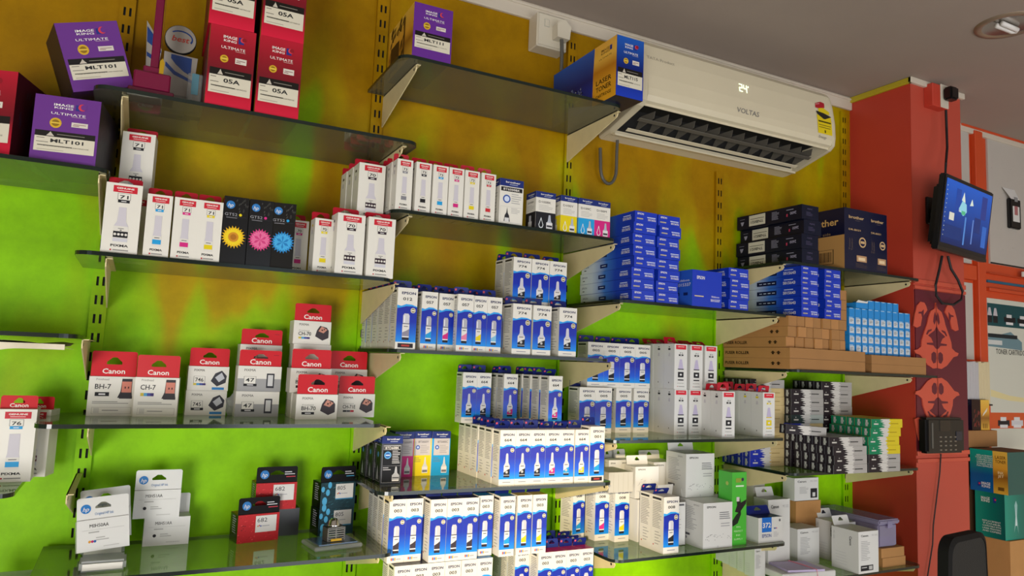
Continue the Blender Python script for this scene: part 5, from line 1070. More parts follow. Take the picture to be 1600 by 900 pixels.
# --- folded paper under shelf 0b
o = thing('folded_paper', (-.028, -.295, Z['0b']-.010), 'folded newspaper sheets hanging over the bare left shelf bracket', 'paper')
def sheet(fn, nu, nv, mt):
    b = MB(); vs = [fn(i/nu, j/nv) for j in range(nv+1) for i in range(nu+1)]; b.add(vs, [(j*(nu+1)+i, j*(nu+1)+i+1, (j+1)*(nu+1)+i+1, (j+1)*(nu+1)+i) for j in range(nv) for i in range(nu)], mt); return b
mat('newsprint', '#d8cfb8', .7, var=.12, vscale=40)
sheet(lambda u, v: (-.45+u*.448, .0+v*.20, -.004-.007*abs(math.sin(u*9+v))-.006*(1-v)), 34, 6, 'newsprint').build('upper_sheet', o, smooth=True)
sheet(lambda u, v: (-.45+u*.44, -.008+.004*math.sin(u*20)*v, -.010-v*(.010+.045*math.exp(-((u-.62)/.10)**2)+.035*max(0, .5-u))), 40, 5, 'newsprint').build('front_fold', o, smooth=True)
sheet(lambda u, v: (-.20+u*.195, -.006+v*.18, -.016+.010*math.sin(u*PI)-.004*v), 20, 4, 'newsprint').build('curled_sheet', o, smooth=True)
# ================================================================== air conditioner
AX0, AX1 = 1.325, 2.15
o = thing('air_conditioner', ((AX0+AX1)/2, 0, 2.32), 'cream wall air conditioner with a lit temperature display under the ceiling', 'air conditioner')
ah = (AX1-AX0)/2
prof = [(0, 0), (-.005, .0), (-.03, .004), (-.06, .008), (-.205, .048), (-.222, .062), (-.226, .09), (-.224, .14), (-.214, .20), (-.204, .238), (-.190, .255), (-.165, .262), (0, .262)]
# body shell: rear, top and ends; front panel separate
b = MB()
rear = [(0, 0), (-.052, .006), (-.052, .030), (-.10, .075), (-.17, .085), (-.204, .06), (-.204, .235), (-.165, .258), (0, .262)]
b.prism(rear, -ah+.012, ah-.012, 'ac_white'); b.build('body_shell', o)
def rounded_end(xe, sg):
    m_ = MB(); rings = []
    for k in range(5):
        a = PI/2*k/4; x = xe - sg*.022*(1-math.sin(a)); sc = .022*(1-math.cos(a))
        cy, cz = -.11, .13; rings.append([(x, p[0] + (cy-p[0])*sc*3.0, p[1] + (cz-p[1])*sc*2.2) for p in prof])
    n = len(prof); vs = [v for r_ in rings for v in r_]; fs = []
    for k in range(4): fs += [(k*n+i, k*n+(i+1) % n, (k+1)*n+(i+1) % n, (k+1)*n+i) if sg > 0 else (k*n+i, (k+1)*n+i, (k+1)*n+(i+1) % n, k*n+(i+1) % n) for i in range(n)]
    fs.append(list(range(4*n, 5*n)) if sg > 0 else list(range(4*n, 5*n))[::-1]); fs.append(list(range(n)))
    m_.add(vs, fs, 'ac_white'); return m_
rounded_end(ah, 1).build('end_cap', o); rounded_end(-ah, -1).build('end_cap', o)
b = MB(); fp = [(-.205, .056), (-.219, .062), (-.226, .078), (-.227, .10), (-.224, .14), (-.214, .20), (-.204, .238), (-.190, .254), (-.165, .2615)]
inn = [(p[0]+.008, p[1]) for p in fp[::-1]]; b.prism(fp + inn, -ah+.021, ah-.021, 'ac_white'); b.build('front_panel', o)
b = MB(); b.prism([(-.052, .0), (-.066, -.001), (-.066, .006), (-.052, .012)], -ah+.02, ah-.02, 'ac_white'); b.prism([(-.202, .052), (-.208, .050), (-.208, .060), (-.202, .062)], -ah+.02, ah-.02, 'ac_white'); b.build('outlet_lip', o)
b = MB(); b.prism([(-.054, .018), (-.056, .020), (-.105, .075), (-.20, .078), (-.20, .076), (-.107, .072)], -ah+.03, ah-.03, 'dark'); b.build('outlet_duct', o)
for k in range(14):
    f = MB(); f.prism([(-.075, .018), (-.085, .020), (-.150, .045), (-.155, .066), (-.10, .062)], -.0012, .0012, mat('vane_grey', '#56524a', .5)); q = f.build('vane', o, loc=(-ah+.07+k*(2*ah-.14)/13, 0, 0), rot=(0, 0, .25)); 
for k, (y_, z_) in enumerate(((-.092, .012), (-.150, .028))):
    f = MB(); f.prism([(y_-.007, z_+.0045), (y_-.006, z_+.003), (y_+.006, z_-.002), (y_+.007, z_-.0015)], -ah+.045, ah-.045, 'vane_grey' if k else 'ac_white'); f.build('louver', o)
def acp(u, v, e=0, k=.0012):   # point on the slanted front panel, v 0..1 from low to high
    t = .10 + v*(.238-.10); ys = np.interp(t, [.10, .14, .20, .238], [.227, .224, .214, .204]); return (u, -ys-k-e, t)
def acprint(nm, items, parent):
    c = Cv(1, 1, lambda u, v, e: acp(u, v, e))
    items(c); return link(bpy.data.objects.new(nm, c.mesh(nm)), parent)
mat('led', '#e8ffd8', .5, emit=1.6)
UX = lambda px: Xof(px, .222, 2.45) - (AX0+AX1)/2
def seg_digit(c, ch, u, v, w_, h_):
    segs = {'2': 'abged', '4': 'fgbc', '0': 'abcdef'}[ch]; t = .0026; tv = t/.138
    S_ = {'a': (0, h_-tv, w_, h_), 'd': (0, 0, w_, tv), 'g': (0, h_/2-tv/2, w_, h_/2+tv/2), 'f': (0, h_/2, t, h_), 'b': (w_-t, h_/2, w_, h_), 'e': (0, 0, t, h_/2), 'c': (w_-t, 0, w_, h_/2)}
    for q in segs: a = S_[q]; c.rect(u+a[0], v+a[1], u+a[2], v+a[3], 'led', 1)
u24 = UX(1156)
acprint('display_digits', lambda c: (seg_digit(c, '2', u24, .48, .014, .19), seg_digit(c, '4', u24+.019, .48, .014, .19), c.rect(u24+.037, .62, u24+.041, .66, 'led', 1)), o)
acprint('maker_lettering', lambda c: c.put([(UX(1150)+x*.019/.73, -.03+.0 + y*.017/.73/.138 - .02) for x, y in glyphs('VOLTAS', .02, .15)[0]], glyphs('VOLTAS', .02, .15)[1], 'grey_txt', 1), o)
acprint('product_lettering', lambda c: c.put([(UX(1012)+x*.0125/.73, .66 + y*.010/.73/.138) for x, y in glyphs('TATA Product', .0)[0]], glyphs('TATA Product', .0)[1], mat('pale_txt', '#968f80', .5), 1), o)
def sticker(c):
    u0 = UX(1276); u1 = UX(1298); um = (u0+u1)/2; hw_ = (u1-u0)/2
    for q in range(8): c.rect(u0, -.05+.47*q/8, u1, -.05+.47*(q+1)/8, '#d8c018', 1)
    c.poly([(u0-.002, .60), (u0, .72), (um-.004, .80), (um+.012, .78), (um+.010, .66), (um-.004, .60)], '#a8202c', 1.5)
    c.poly([(u0+.010, .50), (u0+.012, .60), (um+.002, .64), (u1-.004, .56), (u1-.006, .48)], '#d8c018', 2)
    c.poly([(u0-.001, .52), (um, .50), (u1+.003, .44), (um+.004, .34), (um-.004, .34), (u0+.002, .44)], '#2a2622', 2.5)
    c.rect(u0+.004, .24, u1-.004, .28, '#4a420c', 3); c.rect(u0+.005, .16, u1-.006, .18, '#7a6c14', 3); c.rect(u0+.005, .10, u1-.008, .12, '#7a6c14', 3); c.rect(um-.003, -.02, um+.003, .05, '#4a420c', 3)
    for k in range(3): c.circ(u0+.004+.007*k, .70+.015*k, .0022, '#d8a0a0', 3, 8, .014)
acprint('energy_sticker', sticker, o)
acprint('cursive_mark', lambda c: (c.put([(UX(1277)+x*.010/.73, -.17 + y*.010/.73/.138) for x, y in glyphs('Energy', .0, .3)[0]], glyphs('Energy', 0, .3)[1], 'grey_txt', 1)), o)
# ---- socket, plug and grey cable left of the air conditioner
P = atY(835, 65, .0); Q = atY(888, 20, .07)
o = thing('socket_box', (1.115, 0, 2.545), 'white square socket box with a plug under the ceiling', 'socket')
b = MB(); b.box(-.052, .052, -.055, 0, 0, .105, 'plastic_white', .003); b.build('box', o)
b = MB(); b.box(-.048, .048, -.058, -.055, .004, .101, 'plastic_white', .001); b.build('face_plate', o)
b = MB(); b.box(-.03, -.012, -.0588, -.058, .062, .086, 'grey_card'); b.box(-.028, -.014, -.061, -.0588, .064, .084, 'plastic_white', .001); b.build('switch', o)
o = thing('power_plug', (1.135, -.059, 2.600), 'white plug with grey cable in the square socket box', 'plug')
b = MB(); b.prism([(-.02, -.03), (.022, -.03), (.026, .01), (.004, .030), (-.022, .012)], -.03, 0, 'plastic_white', 'y'); b.build('plug_body', o)
b = MB(); b.tube([(0, -.018, -.028), (.002, -.018, -.05), (.008, -.010, -.085), (.014, .0, -.115)], .0055, 'grey_cable', 8); b.build('cable', o)
o = thing('cable_loop', (1.375, -.012, 2.235), 'grey cable loop hanging on the wall behind the top bracket', 'cable')
b = MB(); pts = [(-.050, -.004, .05)] + [(-.018 - .030*math.cos(a), -.006, -.01 - .05*math.sin(a)) for a in np.linspace(0, PI, 12)] + [(.012, -.006, .05), (.016, -.003, .10)]
b.tube(pts, .005, 'grey_cable', 8); b.build('cable', o)
# ---- downlight in the ceiling
o = thing('downlight', (2.372, -.662, CZ), 'round recessed ceiling downlight with folded fluorescent lamp, switched off', 'ceiling light')
b = MB(); b.lathe([(.066, -.001), (.071, -.006), (.085, -.006), (.089, 0)], mat('rim_tan', '#8d7a66', .35, .3), 32); b.build('rim', o, smooth=True)
b = MB(); b.lathe([(.070, -.003), (.060, -.0025), (.045, -.0015), (.0, -.001)], mat('reflector', '#a9a49c', .12, .9), 32); b.build('reflector', o, smooth=True)
b = MB(); b.tube([(-.045, -.008, -.010), (.035, -.008, -.010), (.043, 0, -.010), (.035, .008, -.010), (-.045, .008, -.010)], .0075, mat('lamp_white', '#dcd8d4', .3), 8); b.build('folded_lamp', o, smooth=True)
# ================================================================== pillar front: moulding, ornament panel, socket, TV, reader
def fz(py, px=1462): return float(atY(px, py, .255)[2])
for k, (a, c_) in enumerate(((440, 447), (450, 455), (704, 711), (716, 722))):
    sbox(f'trim_{6+k}', PX0, PX1, PY, PY+.008, fz(c_), fz(a), 'orn', .001)
o = thing('ornament_panel', ((PX0+PX1)/2, -PY-.001, fz(704)), 'maroon panel with orange-red scroll ornament on the pillar front', 'wall panel')
zt = fz(456) - fz(704); wp = PX1-PX0
b = MB(); b.box(-wp/2+.002, wp/2-.002, -.004, 0, 0, zt, 'maroon_panel'); b.build('board', o)
CXo = float(atY(1463.5, 560, .26)[0])
SHP = {'stem': [(1052, 92), (1060, 130), (1085, 150), (1100, 192), (1110, 235), (1130, 290), (1146, 340), (1150, 378), (1172, 400), (1192, 408), (1185, 425), (1160, 432), (1142, 456), (1118, 486), (1085, 506), (1052, 500)],
       'leaf': [(1112, 128), (1122, 108), (1146, 108), (1165, 135), (1180, 190), (1192, 262), (1172, 270), (1150, 255), (1140, 205), (1122, 175), (1106, 150)]}
CUT = [[(1052, 235), (1068, 268), (1092, 290), (1108, 305), (1090, 318), (1078, 345), (1118, 352), (1116, 362), (1078, 362), (1066, 378), (1052, 384)], [(1064, 408), (1078, 400), (1092, 415), (1094, 450), (1082, 474), (1068, 468), (1062, 440)],
       [(1060, 150), (1068, 175), (1074, 215), (1066, 232), (1056, 190)], [(1084, 262), (1108, 272), (1120, 300), (1112, 302), (1102, 284), (1086, 272)], [(1128, 150), (1142, 168), (1158, 172), (1160, 182), (1144, 180), (1138, 210), (1130, 186)]]
def orn_pts(pts, up=True):
    out = []
    for cx, cy in pts:
        q = atY(1200+cx/4, 450+cy/4, .262); x, z = float(q[0])-CXo, float(q[2])
        out.append((-.0015 if cx <= 1056 else x, z))
    return out
zmid = fz(583); zb0 = fz(704)
base_axis = CXo - (PX0+PX1)/2
def orn(name, pts, mt, t0, t1, flip, mirror):
    p = [(-x if mirror else x, (2*zmid - z if flip else z) - zb0) for x, z in orn_pts(pts)]
    p = [(x + base_axis, z) for x, z in p if True]
    if flip: p = [(x, max(z, .002)) for x, z in p]
    m_ = MB(); m_.prism(p, -t1, -t0, mt, 'y'); m_.build(name, o)
for flip in (False, True):
    for mir in (False, True):
        orn('scroll_half', SHP['stem'], 'orn', .004, .008, flip, mir); orn('side_leaf', SHP['leaf'], 'orn', .004, .008, flip, mir)
        for c_ in CUT: orn('inlay', c_, 'maroon_panel', .008, .0084, flip, mir)
o = thing('fingerprint_reader', (float(atY(1476, 707, .29)[0]), -PY-.010, float(atY(1476, 708, .29)[2])), 'black attendance reader with keypad mounted on the pillar panel', 'reader')
rw = (float(atY(1505, 700, .29)[0]) - float(atY(1446, 700, .29)[0]))/2; rh = .122
b = MB(); b.box(-rw, rw, -.035, 0, 0, rh, 'plastic_black', .008); b.build('housing', o)
b = MB(); b.box(-rw*.35, rw*.2, -.0362, -.035, rh*.62, rh*.93, mat('lcd', '#1c1614', .2)); b.build('screen', o)
b = MB()
for i in range(4):
    for j in range(4): b.box(-rw*.36+i*rw*.26, -rw*.27+i*rw*.26, -.0365, -.035, rh*(.08+.12*j), rh*(.115+.12*j), 'steel')
b.build('keypad', o); b = MB(); b.box(rw*.5, rw*.82, -.037, -.035, rh*.35, rh*.62, mat('sensor', '#1a2030', .15), .001); b.build('sensor_window', o); b = MB(); b.box(-rw*.78, -rw*.70, -.0362, -.035, rh*.15, rh*.85, 'grey_cable'); b.build('status_strip', o)
o = thing('black_cable', (float(atY(1469, 710, .262)[0]), -PY-.012, fz(712)), 'thin black cable running down from the attendance reader', 'cable')
zz0 = fz(712); b = MB(); b.tube([(float(atY(a, c_, .262)[0])-o.location.x, 0, float(atY(a, c_, .262)[2])-zz0) for a, c_ in ((1469, 709), (1467, 740), (1462, 780), (1457, 820), (1456, 850), (1448, 900), (1446, 960))], .0022, 'rubber', 6); b.build('cable', o)
o = thing('red_socket_box', (float(atY(1457, 168, .27)[0]), -PY, float(atY(1457, 168, .27)[2])), 'red painted socket box with pale face at the top of the pillar', 'socket')
b = MB(); b.box(-.025, .062, -.035, 0, 0, .085, 'pillar_red', .002); b.build('box', o); b = MB(); b.box(.018, .064, -.038, -.035, 0, .088, 'trim_cream', .001); b.build('face_plate', o)
ox, oz = o.location.x, o.location.z
o = thing('black_plug', (ox+.050, -PY-.038, oz+.048), 'black plug with a cable leading down to the television', 'plug')
b = MB(); b.box(-.022, .024, -.034, 0, -.022, .026, 'plastic_black', .006); b.build('plug_body', o)
P0 = np.array(o.location); tv0 = []
for a, c_, y_ in ((1478, 172, .30), (1479, 200, .30), (1480, 230, .31), (1478, 255, .33), (1477, 275, .33)): q = atY(a, c_, y_); tv0.append(tuple(np.array([q[0], q[1], q[2]]) - P0))
b = MB(); b.tube(tv0, .0045, 'rubber', 8); b.build('cable', o)
# television
KS = .91; BLp = CAM + KS*(np.array([2.643, -.254, 2.079]) - CAM); TW, TH = .44*KS, .28*KS
o = thing('television', tuple(BLp), 'small black wall television showing a blue picture, tilted down on the pillar', 'television', None, (math.radians(7.3), 0, math.radians(10.2)))
b = MB(); b.box(0, TW, 0, .022, 0, TH, 'plastic_black', .004); b.build('front_frame', o)
b = MB(); b.box(.03, TW-.03, .022, .05, .02, TH-.03, 'plastic_black', .008); b.build('rear_housing', o)
b = MB(); b.box(.0, TW, -.001, .0, 0, .012, mat('tv_lip', '#1a1410', .3), .0004); b.build('lower_trim', o)
c = Cv(TW-.024, TH-.040, lambda u, v, e: (.012+u, -.0008-e, .026+v)); rr = random.Random(11)
gradmat('tv_blue', [(0, '#0c1f52'), (.4, '#163a86'), (1, '#1f56b8')])
bs = MATS['tv_blue'].node_tree.nodes['Principled BSDF']; cr_ = [n_ for n_ in MATS['tv_blue'].node_tree.nodes if n_.type == 'VALTORGB'][0]; MATS['tv_blue'].node_tree.links.new(cr_.outputs[0], bs.inputs['Emission Color']); bs.inputs['Emission Strength'].default_value = .45
c.rect(0, 0, 1, 1, 'tv_blue', 0)
for u, v, w_, h_, q in ((.22, .55, .1, .35, '#1b3f92'), (.45, .05, .03, .45, '#4a7cc0'), (.62, .1, .025, .4, '#5a78b8'), (.66, .3, .14, .25, '#1c2f6c'), (.78, .55, .12, .38, '#27357c'), (.3, .55, .12, .06, '#b8c4c8'), (.12, .38, .1, .12, '#c4c4b4'), (.05, .1, .35, .2, '#122c68'), (.85, .1, .1, .35, '#2c5cae')): c.rect(u, v, u+w_, v+h_, mat('tv ' + q, q, .5, emit=.5), 1)
c.poly([(.30, .60), (.36, .74), (.45, .70), (.47, .58), (.40, .50)], mat('tv_pale', '#7fb8c8', .5, emit=.6), 2); c.poly([(.34, .74), (.38, .88), (.42, .72)], mat('tv_pale2', '#c8d4c8', .5, emit=.5), 2); c.poly([(.52, .70), (.56, .82), (.6, .72)], MATS['tv_pale2'], 2); c.rect(.36, .52, .44, .58, mat('tv_green', '#4aa87c', .5, emit=.5), 3)
for k in range(12): c.circ(.03 + .004*math.sin(k), .12 + .07*k, .0022, mat('tv_dots', '#b8c0a8', .5, emit=.4), 3, 6)
link(bpy.data.objects.new('screen', c.mesh('screen')), o)
Am = np.array(o.location)
o = thing('television_mount', (float(atY(1456, 330, .26)[0]), -PY, float(atY(1456, 330, .26)[2])), 'black wall mount plate and arm holding the television', 'bracket')
b = MB(); b.box(-.03, .03, -.012, 0, -.05, .05, 'plastic_black', .003); b.build('wall_plate', o)
b = MB(); p1 = np.array([BLp[0]+.16, BLp[1]+.098, BLp[2]+.12]) - np.array(o.location); b.tube([(0, -.012, 0), tuple(p1*.6), tuple(p1)], .012, 'plastic_black', 8); b.build('arm', o)
o = thing('black_cable', tuple(atY(1470, 402, .30)), 'black cable looping below the television across the maroon panel', 'cable'); P0 = np.array(o.location)
b = MB(); b.tube([tuple(atY(a, c_, .29) - P0) for a, c_ in ((1472, 400), (1468, 420), (1462, 445), (1463, 462), (1472, 474), (1490, 476), (1502, 468), (1504, 455), (1497, 438), (1486, 420), (1481, 400))], .0045, 'rubber', 8); b.build('cable', o)
# ================================================================== panelled wall at the far right
def wp_(px, py, y=.06): q = atY(px, py, y); return float(q[0]), float(q[2])
def board(name, px0, py0, px1, py1, mt, label, cat, y0=.05, th=.008, design=None, bev=.0):
    x0, z1 = wp_(px0, py0); x1, z0 = wp_(px1, py1); x1_ = wp_(px1, py0)[0]; 
    if px1 >= 1600: x1 += .25
    o_ = thing(name, ((x0+x1)/2, -y0-.0005, z0), label, cat); hw_ = (x1-x0)/2
    m_ = MB(); m_.box(-hw_, hw_, -th, 0, 0, z1-z0, mt, bev); m_.build('board', o_)
    if design:
        c_ = Cv(2*hw_, z1-z0, lambda u, v, e: (u-hw_, -th-e, v)); design(c_); link(bpy.data.objects.new('print', c_.mesh('print')), o_)
    return o_
def frame(n, px0, py0, px1, py1, th=.022):
    x0, z1 = wp_(px0, py0); x1, z0 = wp_(px1, py1)
    if px1 >= 1600: x1 += .3
    sbox(f'trim_{n}', x0, x1, .05, .05+th, z0, z1, 'frame_red', .002)
board('white_panel', 1500, 202, 1519, 412, 'board', 'narrow white board right behind the television, beside the pillar', 'board')
board('white_panel', 1502, 440, 1523, 562, 'board', 'narrow white board between pillar and red frame below the television', 'board')
frame(10, 1519, 204, 1542, 640); frame(11, 1500, 412, 1523, 438, .02); frame(12, 1543, 426, 1601, 436, .02); frame(13, 1543, 449, 1601, 462, .02)
frame(14, 1536, 632, 1546, 700, .02); frame(15, 1500, 196, 1601, 206, .02)
def hooks(c_):
    c_.rect(0, 0, 1, .012, 'black_txt', 1); rr_ = random.Random(3)
    for k in range(14): u, v = rr_.uniform(.05, .5), rr_.uniform(.1, .9); c_.circ(u, v, .0016, '#8a8478', 1, 6)
board('display_board', 1543, 216, 1601, 420, 'board', 'large white display board with black lower edge right of television', 'board', design=hooks)
o = thing('display_cartridge', (wp_(1582, 355)[0], -.0585, wp_(1582, 358)[1]), 'slim black cartridge with white label hung on the white display board', 'cartridge')
hh = wp_(1582, 312)[1] - wp_(1582, 358)[1]
b = MB(); b.box(-.040, .040, -.018, 0, 0, hh, 'plastic_black', .004); b.build('cartridge_body', o)
b = MB(); b.box(-.024, .026, -.0188, -.018, .03, hh-.035, 'white_card2'); b.box(-.012, .012, -.0192, -.0188, .06, .10, '#a86a6a'); b.box(-.01, .014, -.0192, -.0188, .12, .14, '#8a8a8a'); b.build('paper_label', o)
b = MB(); b.add([(-.075, -.004, hh+.045), (.02, -.004, hh+.045), (.03, -.018, hh-.004), (-.036, -.018, hh-.004)], [(0, 1, 2, 3)], 'white_card2'); b.build('paper_flap', o)
board('letter_sign', 1592, 425, 1601, 434, 'white_card', 'small white sign with a black letter above the poster', 'sign', .07, .006, lambda c_: c_.text('X', .10, .5, .035, 'black_txt', 1))
board('teal_band', 1544, 437, 1601, 449, mat('teal_strip', '#1f5c78', .4), 'dark teal strip between two red frame rails', 'board')
def poster(c_):
    c_.rect(0, 0, 1, 1, '#c9cabc', 1); W_ = c_.w
    def X(px): return (wp_(px, 560)[0] - wp_(1544, 560)[0]) / W_
    z1_, z0_ = wp_(1544, 465)[1], wp_(1544, 705)[1]
    def Y(py): return (wp_(1560, py)[1] - z0_ ) / c_.h
    def box_(a, b_, c2, d_, q, l): c_.rect(X(a), Y(d_), X(c2), Y(b_), q, l)
    box_(1544, 473, 1620, 508, '#17484c', 2)
    for px in (1547, 1556):
        box_(px-3, 492, px+4, 503, '#1c1c20', 3); c_.poly([(X(px-3), Y(492)), (X(px+4), Y(492)), (X(px+2), Y(480)), (X(px-1), Y(480))], '#b8b4b8', 3.5)
    for px in (1574, 1595): box_(px-4, 492, px+14, 500, '#18181c', 3); box_(px, 488, px+8, 493, '#c8c8c8', 3.5); box_(px-1, 500, px+10, 504, '#d8d8d8', 3.5)
    c_.poly([(X(1544), Y(527)), (X(1580), Y(515)), (X(1597), Y(530)), (X(1597), Y(543)), (X(1544), Y(540))], '#6a8890', 3); box_(1544, 520, 1590, 526, '#20282c', 4); box_(1544, 530, 1566, 537, '#c8ccc8', 4)
    t_ = glyphs('TONER CARTRIDGES', .02); k_ = (X(1606)-X(1556))/t_[2]
    c_.put([(X(1556)+x*k_, Y(551) + y*k_*W_/c_.h*1.2) for x, y in t_[0]], t_[1], 'black_txt', 3)
    c_.poly([(X(1546), Y(607)), (X(1575), Y(616)), (X(1620), Y(622)), (X(1620), Y(628)), (X(1575), Y(624)), (X(1546), Y(618))], '#d8cc98', 2)
    box_(1544, 643, 1620, 668, '#c8562a', 2)
    for px in (1556, 1577): box_(px, 655, px+18, 664, '#1c1c24' if px < 1570 else '#c8c8cc', 3); box_(px+4, 650, px+13, 656, '#d4d4d4', 3.5); box_(px+3, 662, px+15, 667, '#d8d8d8', 4)
board('poster', 1544, 465, 1601, 705, 'white_card2', 'printer poster with teal header, copier picture and orange strip', 'poster', .05, .004, poster)
# books / catalogues standing in the gap and the black-gold carton under them
x0, z1 = wp_(1503, 563, .13); x1, z0 = wp_(1544, 631, .13)
for k in range(9):
    o = thing('catalogue', (x0 + (x1-x0)*(k+.5)/9, -.055, z0), ('grey-white' if k < 5 else 'cream') + f' catalogue spine, {left_of(k, 9)} in the standing row', 'book', 'catalogues right of the pillar')
    b = MB(); ww = (x1-x0)/9*.46; b.box(-ww, ww, -.085, 0, 0, z1-z0-random.uniform(0, .006), mat('cat_a', '#b4b2b4', .6) if k < 5 else mat('cat_b', '#cdbf98', .6), .001); b.build('block', o)
o = thing('book_ledge', ((x0+x1)/2, -.05, z0-.0065), 'narrow dark ledge under the standing catalogues', 'shelf'); b = MB(); b.box(-(x1-x0)/2-.005, (x1-x0)/2+.005, -.095, 0, 0, .006, 'plastic_black'); b.build('ledge', o)
# stacked cartons at the right edge
def col_carton(name, x0, x1, y0, y1, z0, z1, mt, label, des=None, leftdes=None, g=None, top=None):
    r = thing(name, ((x0+x1)/2, -(y0+y1)/2, z0), label, 'box', g); w_, d_, h_ = x1-x0, y1-y0, z1-z0
    bo = body(w_, d_, h_, mt, top).build('carton', r)
    if des: c_ = front(w_, d_, h_); des(c_); link(bpy.data.objects.new('front_print', c_.mesh('front_print')), bo)
    if leftdes: c_ = left(w_, d_, h_); leftdes(c_); link(bpy.data.objects.new('side_print', c_.mesh('side_print')), bo)
    return r
XL = 2.95
def tealA(c_):
    c_.rect(0, 0, 1, 1, 'teal_grad', 1)
    for k, t in enumerate(('REPLACEMENT', 'TONER CARTRIDGE', 'COMPATIBLE WITH', 'LASER PRINTERS', 'COPIERS AND', 'FACSIMILES')): c_.text(t, .40, .86-.05*k, .006, 'white_txt', 2, width=c_.w*(.42 if k != 1 else .5))
    c_.text('IMAGE', .42, .20, .010, 'white_txt', 2, width=c_.w*.24, bold=.02); c_.text('KING', .42, .13, .009, 'white_txt', 2, width=c_.w*.22, bold=.02); c_.rect(.2, .12, .28, .22, '#26307c', 2); c_.circ(.25, .18, .0035, '#c83a48', 3, 10)
    c_.rect(.62, .0, 1, 1, 'gold_grad', 2)
    for k, t in enumerate(('LASER', 'TONER')): c_.text(t, .82, .86-.1*k, .012, '#5c3c10', 3, width=c_.w*.28, bold=.02)
    c_.text('INK', .82, .5, .010, '#f0e0b0', 3, width=c_.w*.15); c_.text('JET', .82, .42, .010, '#f0e0b0', 3, width=c_.w*.15); c_.rect(.74, .08, .9, .16, '#6a4a18', 3)
mat('teal_side', '#07504c', .3)
zA0, zA1, zB0 = 1.196, 1.350, 1.030
col_carton('teal_carton', XL, XL+.20, .17, .306, zA0, zA1, 'teal_side', 'teal and gold toner carton, upper of the stack at right edge', None, tealA, 'teal toner cartons', 'kraft_dark')
def tealB(c_):
    c_.rect(0, 0, 1, 1, 'teal_grad2', 1); c_.text('IMAGE', .36, .86, .010, 'white_txt', 2, width=c_.w*.3, bold=.02); c_.text('KING', .36, .80, .009, 'white_txt', 2, width=c_.w*.28, bold=.02); c_.rect(.62, .78, .72, .9, '#26307c', 2); c_.circ(.7, .85, .0035, '#c83a48', 3, 10)
    for k in range(5): c_.text(('REPLACEMENT', 'TONER', 'COMPATIBLE WITH', 'LASER PRINTERS', 'AND COPIERS')[k], .55, .36-.055*k, .006, 'white_txt', 2, width=c_.w*.62)
def tealBf(c_): c_.rect(0, 0, 1, 1, 'teal_grad2', 1); c_.poly([(.28, .15), (.33, .5), (.31, .75), (.36, .85), (.40, .75), (.38, .5), (.42, .12), (.36, .4)], '#8fb8b4', 2); c_.poly([(.33, .3), (.35, .7), (.37, .3)], '#d8e4e0', 3)
col_carton('teal_carton', XL+.01, XL+.21, .18, .286, zB0, zA0-.001, 'teal_card', 'teal toner carton with white pen shape, lower of the stack', tealBf, tealB, 'teal toner cartons')
col_carton('brown_carton', XL+.02, XL+.40, .14, .295, .70, zB0-.001, 'kraft', 'large brown carton under the teal toner cartons at right edge')
col_carton('brown_carton', 2.862, 2.862+.075, .07, .165, .95, 1.330, 'kraft2', 'tall narrow brown carton standing between the pillar and teal cartons')
col_carton('brown_carton', 2.862, 3.14, .065, .165, 1.352, 1.415, 'kraft2', 'flat brown carton behind, above the teal toner carton', None, None, None, 'kraft')
col_carton('brown_carton', 2.945, 3.14, .065, .135, .75, 1.3515, 'kraft_dark', 'tall brown carton hidden behind the teal stack')
col_carton('floor_carton', 2.84, 3.36, .06, .31, .0, .6995, 'kraft', 'big brown floor carton carrying the whole right-hand stack')
col_carton('support_carton', 2.842, 2.94, .07, .165, .6998, .9497, 'kraft_dark', 'brown carton under the tall narrow one beside the pillar')
col_carton('support_carton', 2.945, 3.14, .07, .135, .6998, .7497, 'kraft_dark', 'brown carton under the hidden tall one at the right')
x0 = float(atY(1505, 675, .12)[0]); z0 = 1.4155
def bg(c_):
    c_.rect(0, 0, .5, 1, '#2a1714', 1); c_.rect(.5, 0, 1, 1, 'gold_grad', 1); rr_ = random.Random(4)
    for k in range(16): u = rr_.uniform(.05, .42); v = rr_.uniform(.05, .6); c_.poly([(u, v), (u+.03, v+.02), (u+.06, v+.14), (u+.02, v+.10)], '#8a3c34', 2)
    for k in range(3): c_.rect(.62+.1*k, .06, .66+.1*k, .22, '#5c3c10', 2)
    c_.poly([(.6, .45), (.85, .62), (.9, .75), (.65, .55)], '#d8d0c0', 2)
col_carton('black_gold_carton', x0, x0+.115, .075, .155, z0, z0+.118, 'navy_black', 'small black and gold carton under the standing catalogues', bg)
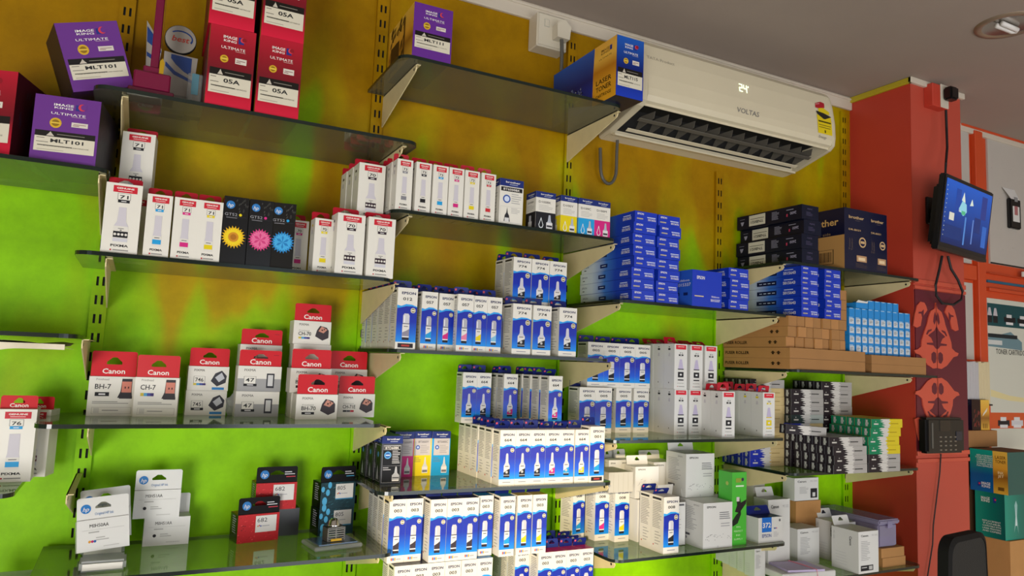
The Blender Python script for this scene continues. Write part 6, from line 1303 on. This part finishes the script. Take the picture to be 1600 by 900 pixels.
# ================================================================== office chair, only its backrest top is in view
o = thing('office_chair', (1.895, -.78, 0), 'black mesh office chair, its rounded backrest in the lower right picture corner', 'chair', None, (0, 0, math.radians(8)))
b = MB(); n = 40; pts = []
def rr_rect(w_, z0, z1, r, tap=.0):
    P_ = []
    for cx, cz, a0 in ((w_-r, z1-r, 0), (-w_+r, z1-r, PI/2), (-w_+tap+r, z0+r, PI), (w_-tap-r, z0+r, 3*PI/2)):
        for k in range(7): a = a0 + PI/2*k/6; P_.append((cx + r*math.cos(a), cz + r*math.sin(a)))
    return P_
mat('chair_mesh', '#16140f', .8, bump=.6, bscale=400)
out = rr_rect(.100, .62, 1.236, .04, -.03); inn = rr_rect(.089, .64, 1.224, .034, -.03)
m_ = MB(); m_.prism(inn, -.014, .012, 'chair_mesh', 'y'); m_.build('back_cushion', o)
m_ = MB(); N = len(out); vs = [(p[0], -.012, p[1]) for p in out] + [(p[0], -.016, p[1]) for p in inn] + [(p[0], .012, p[1]) for p in out] + [(p[0], .014, p[1]) for p in inn]; fs = []
for i in range(N): j = (i+1) % N; fs += [(i, j, N+j, N+i), (2*N+j, 2*N+i, 3*N+i, 3*N+j), (j, i, 2*N+i, 2*N+j), (N+i, N+j, 3*N+j, 3*N+i)]
m_.add(vs, fs, mat('chair_frame', '#0e0d0c', .75, spec=.2)); m_.build('back_frame', o)
m_ = MB(); m_.box(-.22, .22, -.48, -.04, .44, .52, 'chair_mesh', .02); m_.build('seat', o)
m_ = MB(); m_.tube([(0, .02, .75), (0, .04, .5), (0, -.2, .43)], .02, 'plastic_black', 8); m_.build('back_support', o)
m_ = MB(); m_.tube([(0, -.25, .44), (0, -.25, .09)], .025, 'chrome', 12); m_.build('gas_column', o)
for k in range(5):
    a = 2*PI*k/5; m_ = MB(); m_.tube([(0, -.25, .10), (.28*math.cos(a), -.25+.28*math.sin(a), .065)], .02, 'plastic_black', 8); lg = m_.build('leg', o)
    m_ = MB(); m_.tube([(.28*math.cos(a)-.012, -.25+.28*math.sin(a), .028), (.28*math.cos(a)+.012, -.25+.28*math.sin(a), .028)], .028, 'rubber', 12); m_.build('caster', lg)
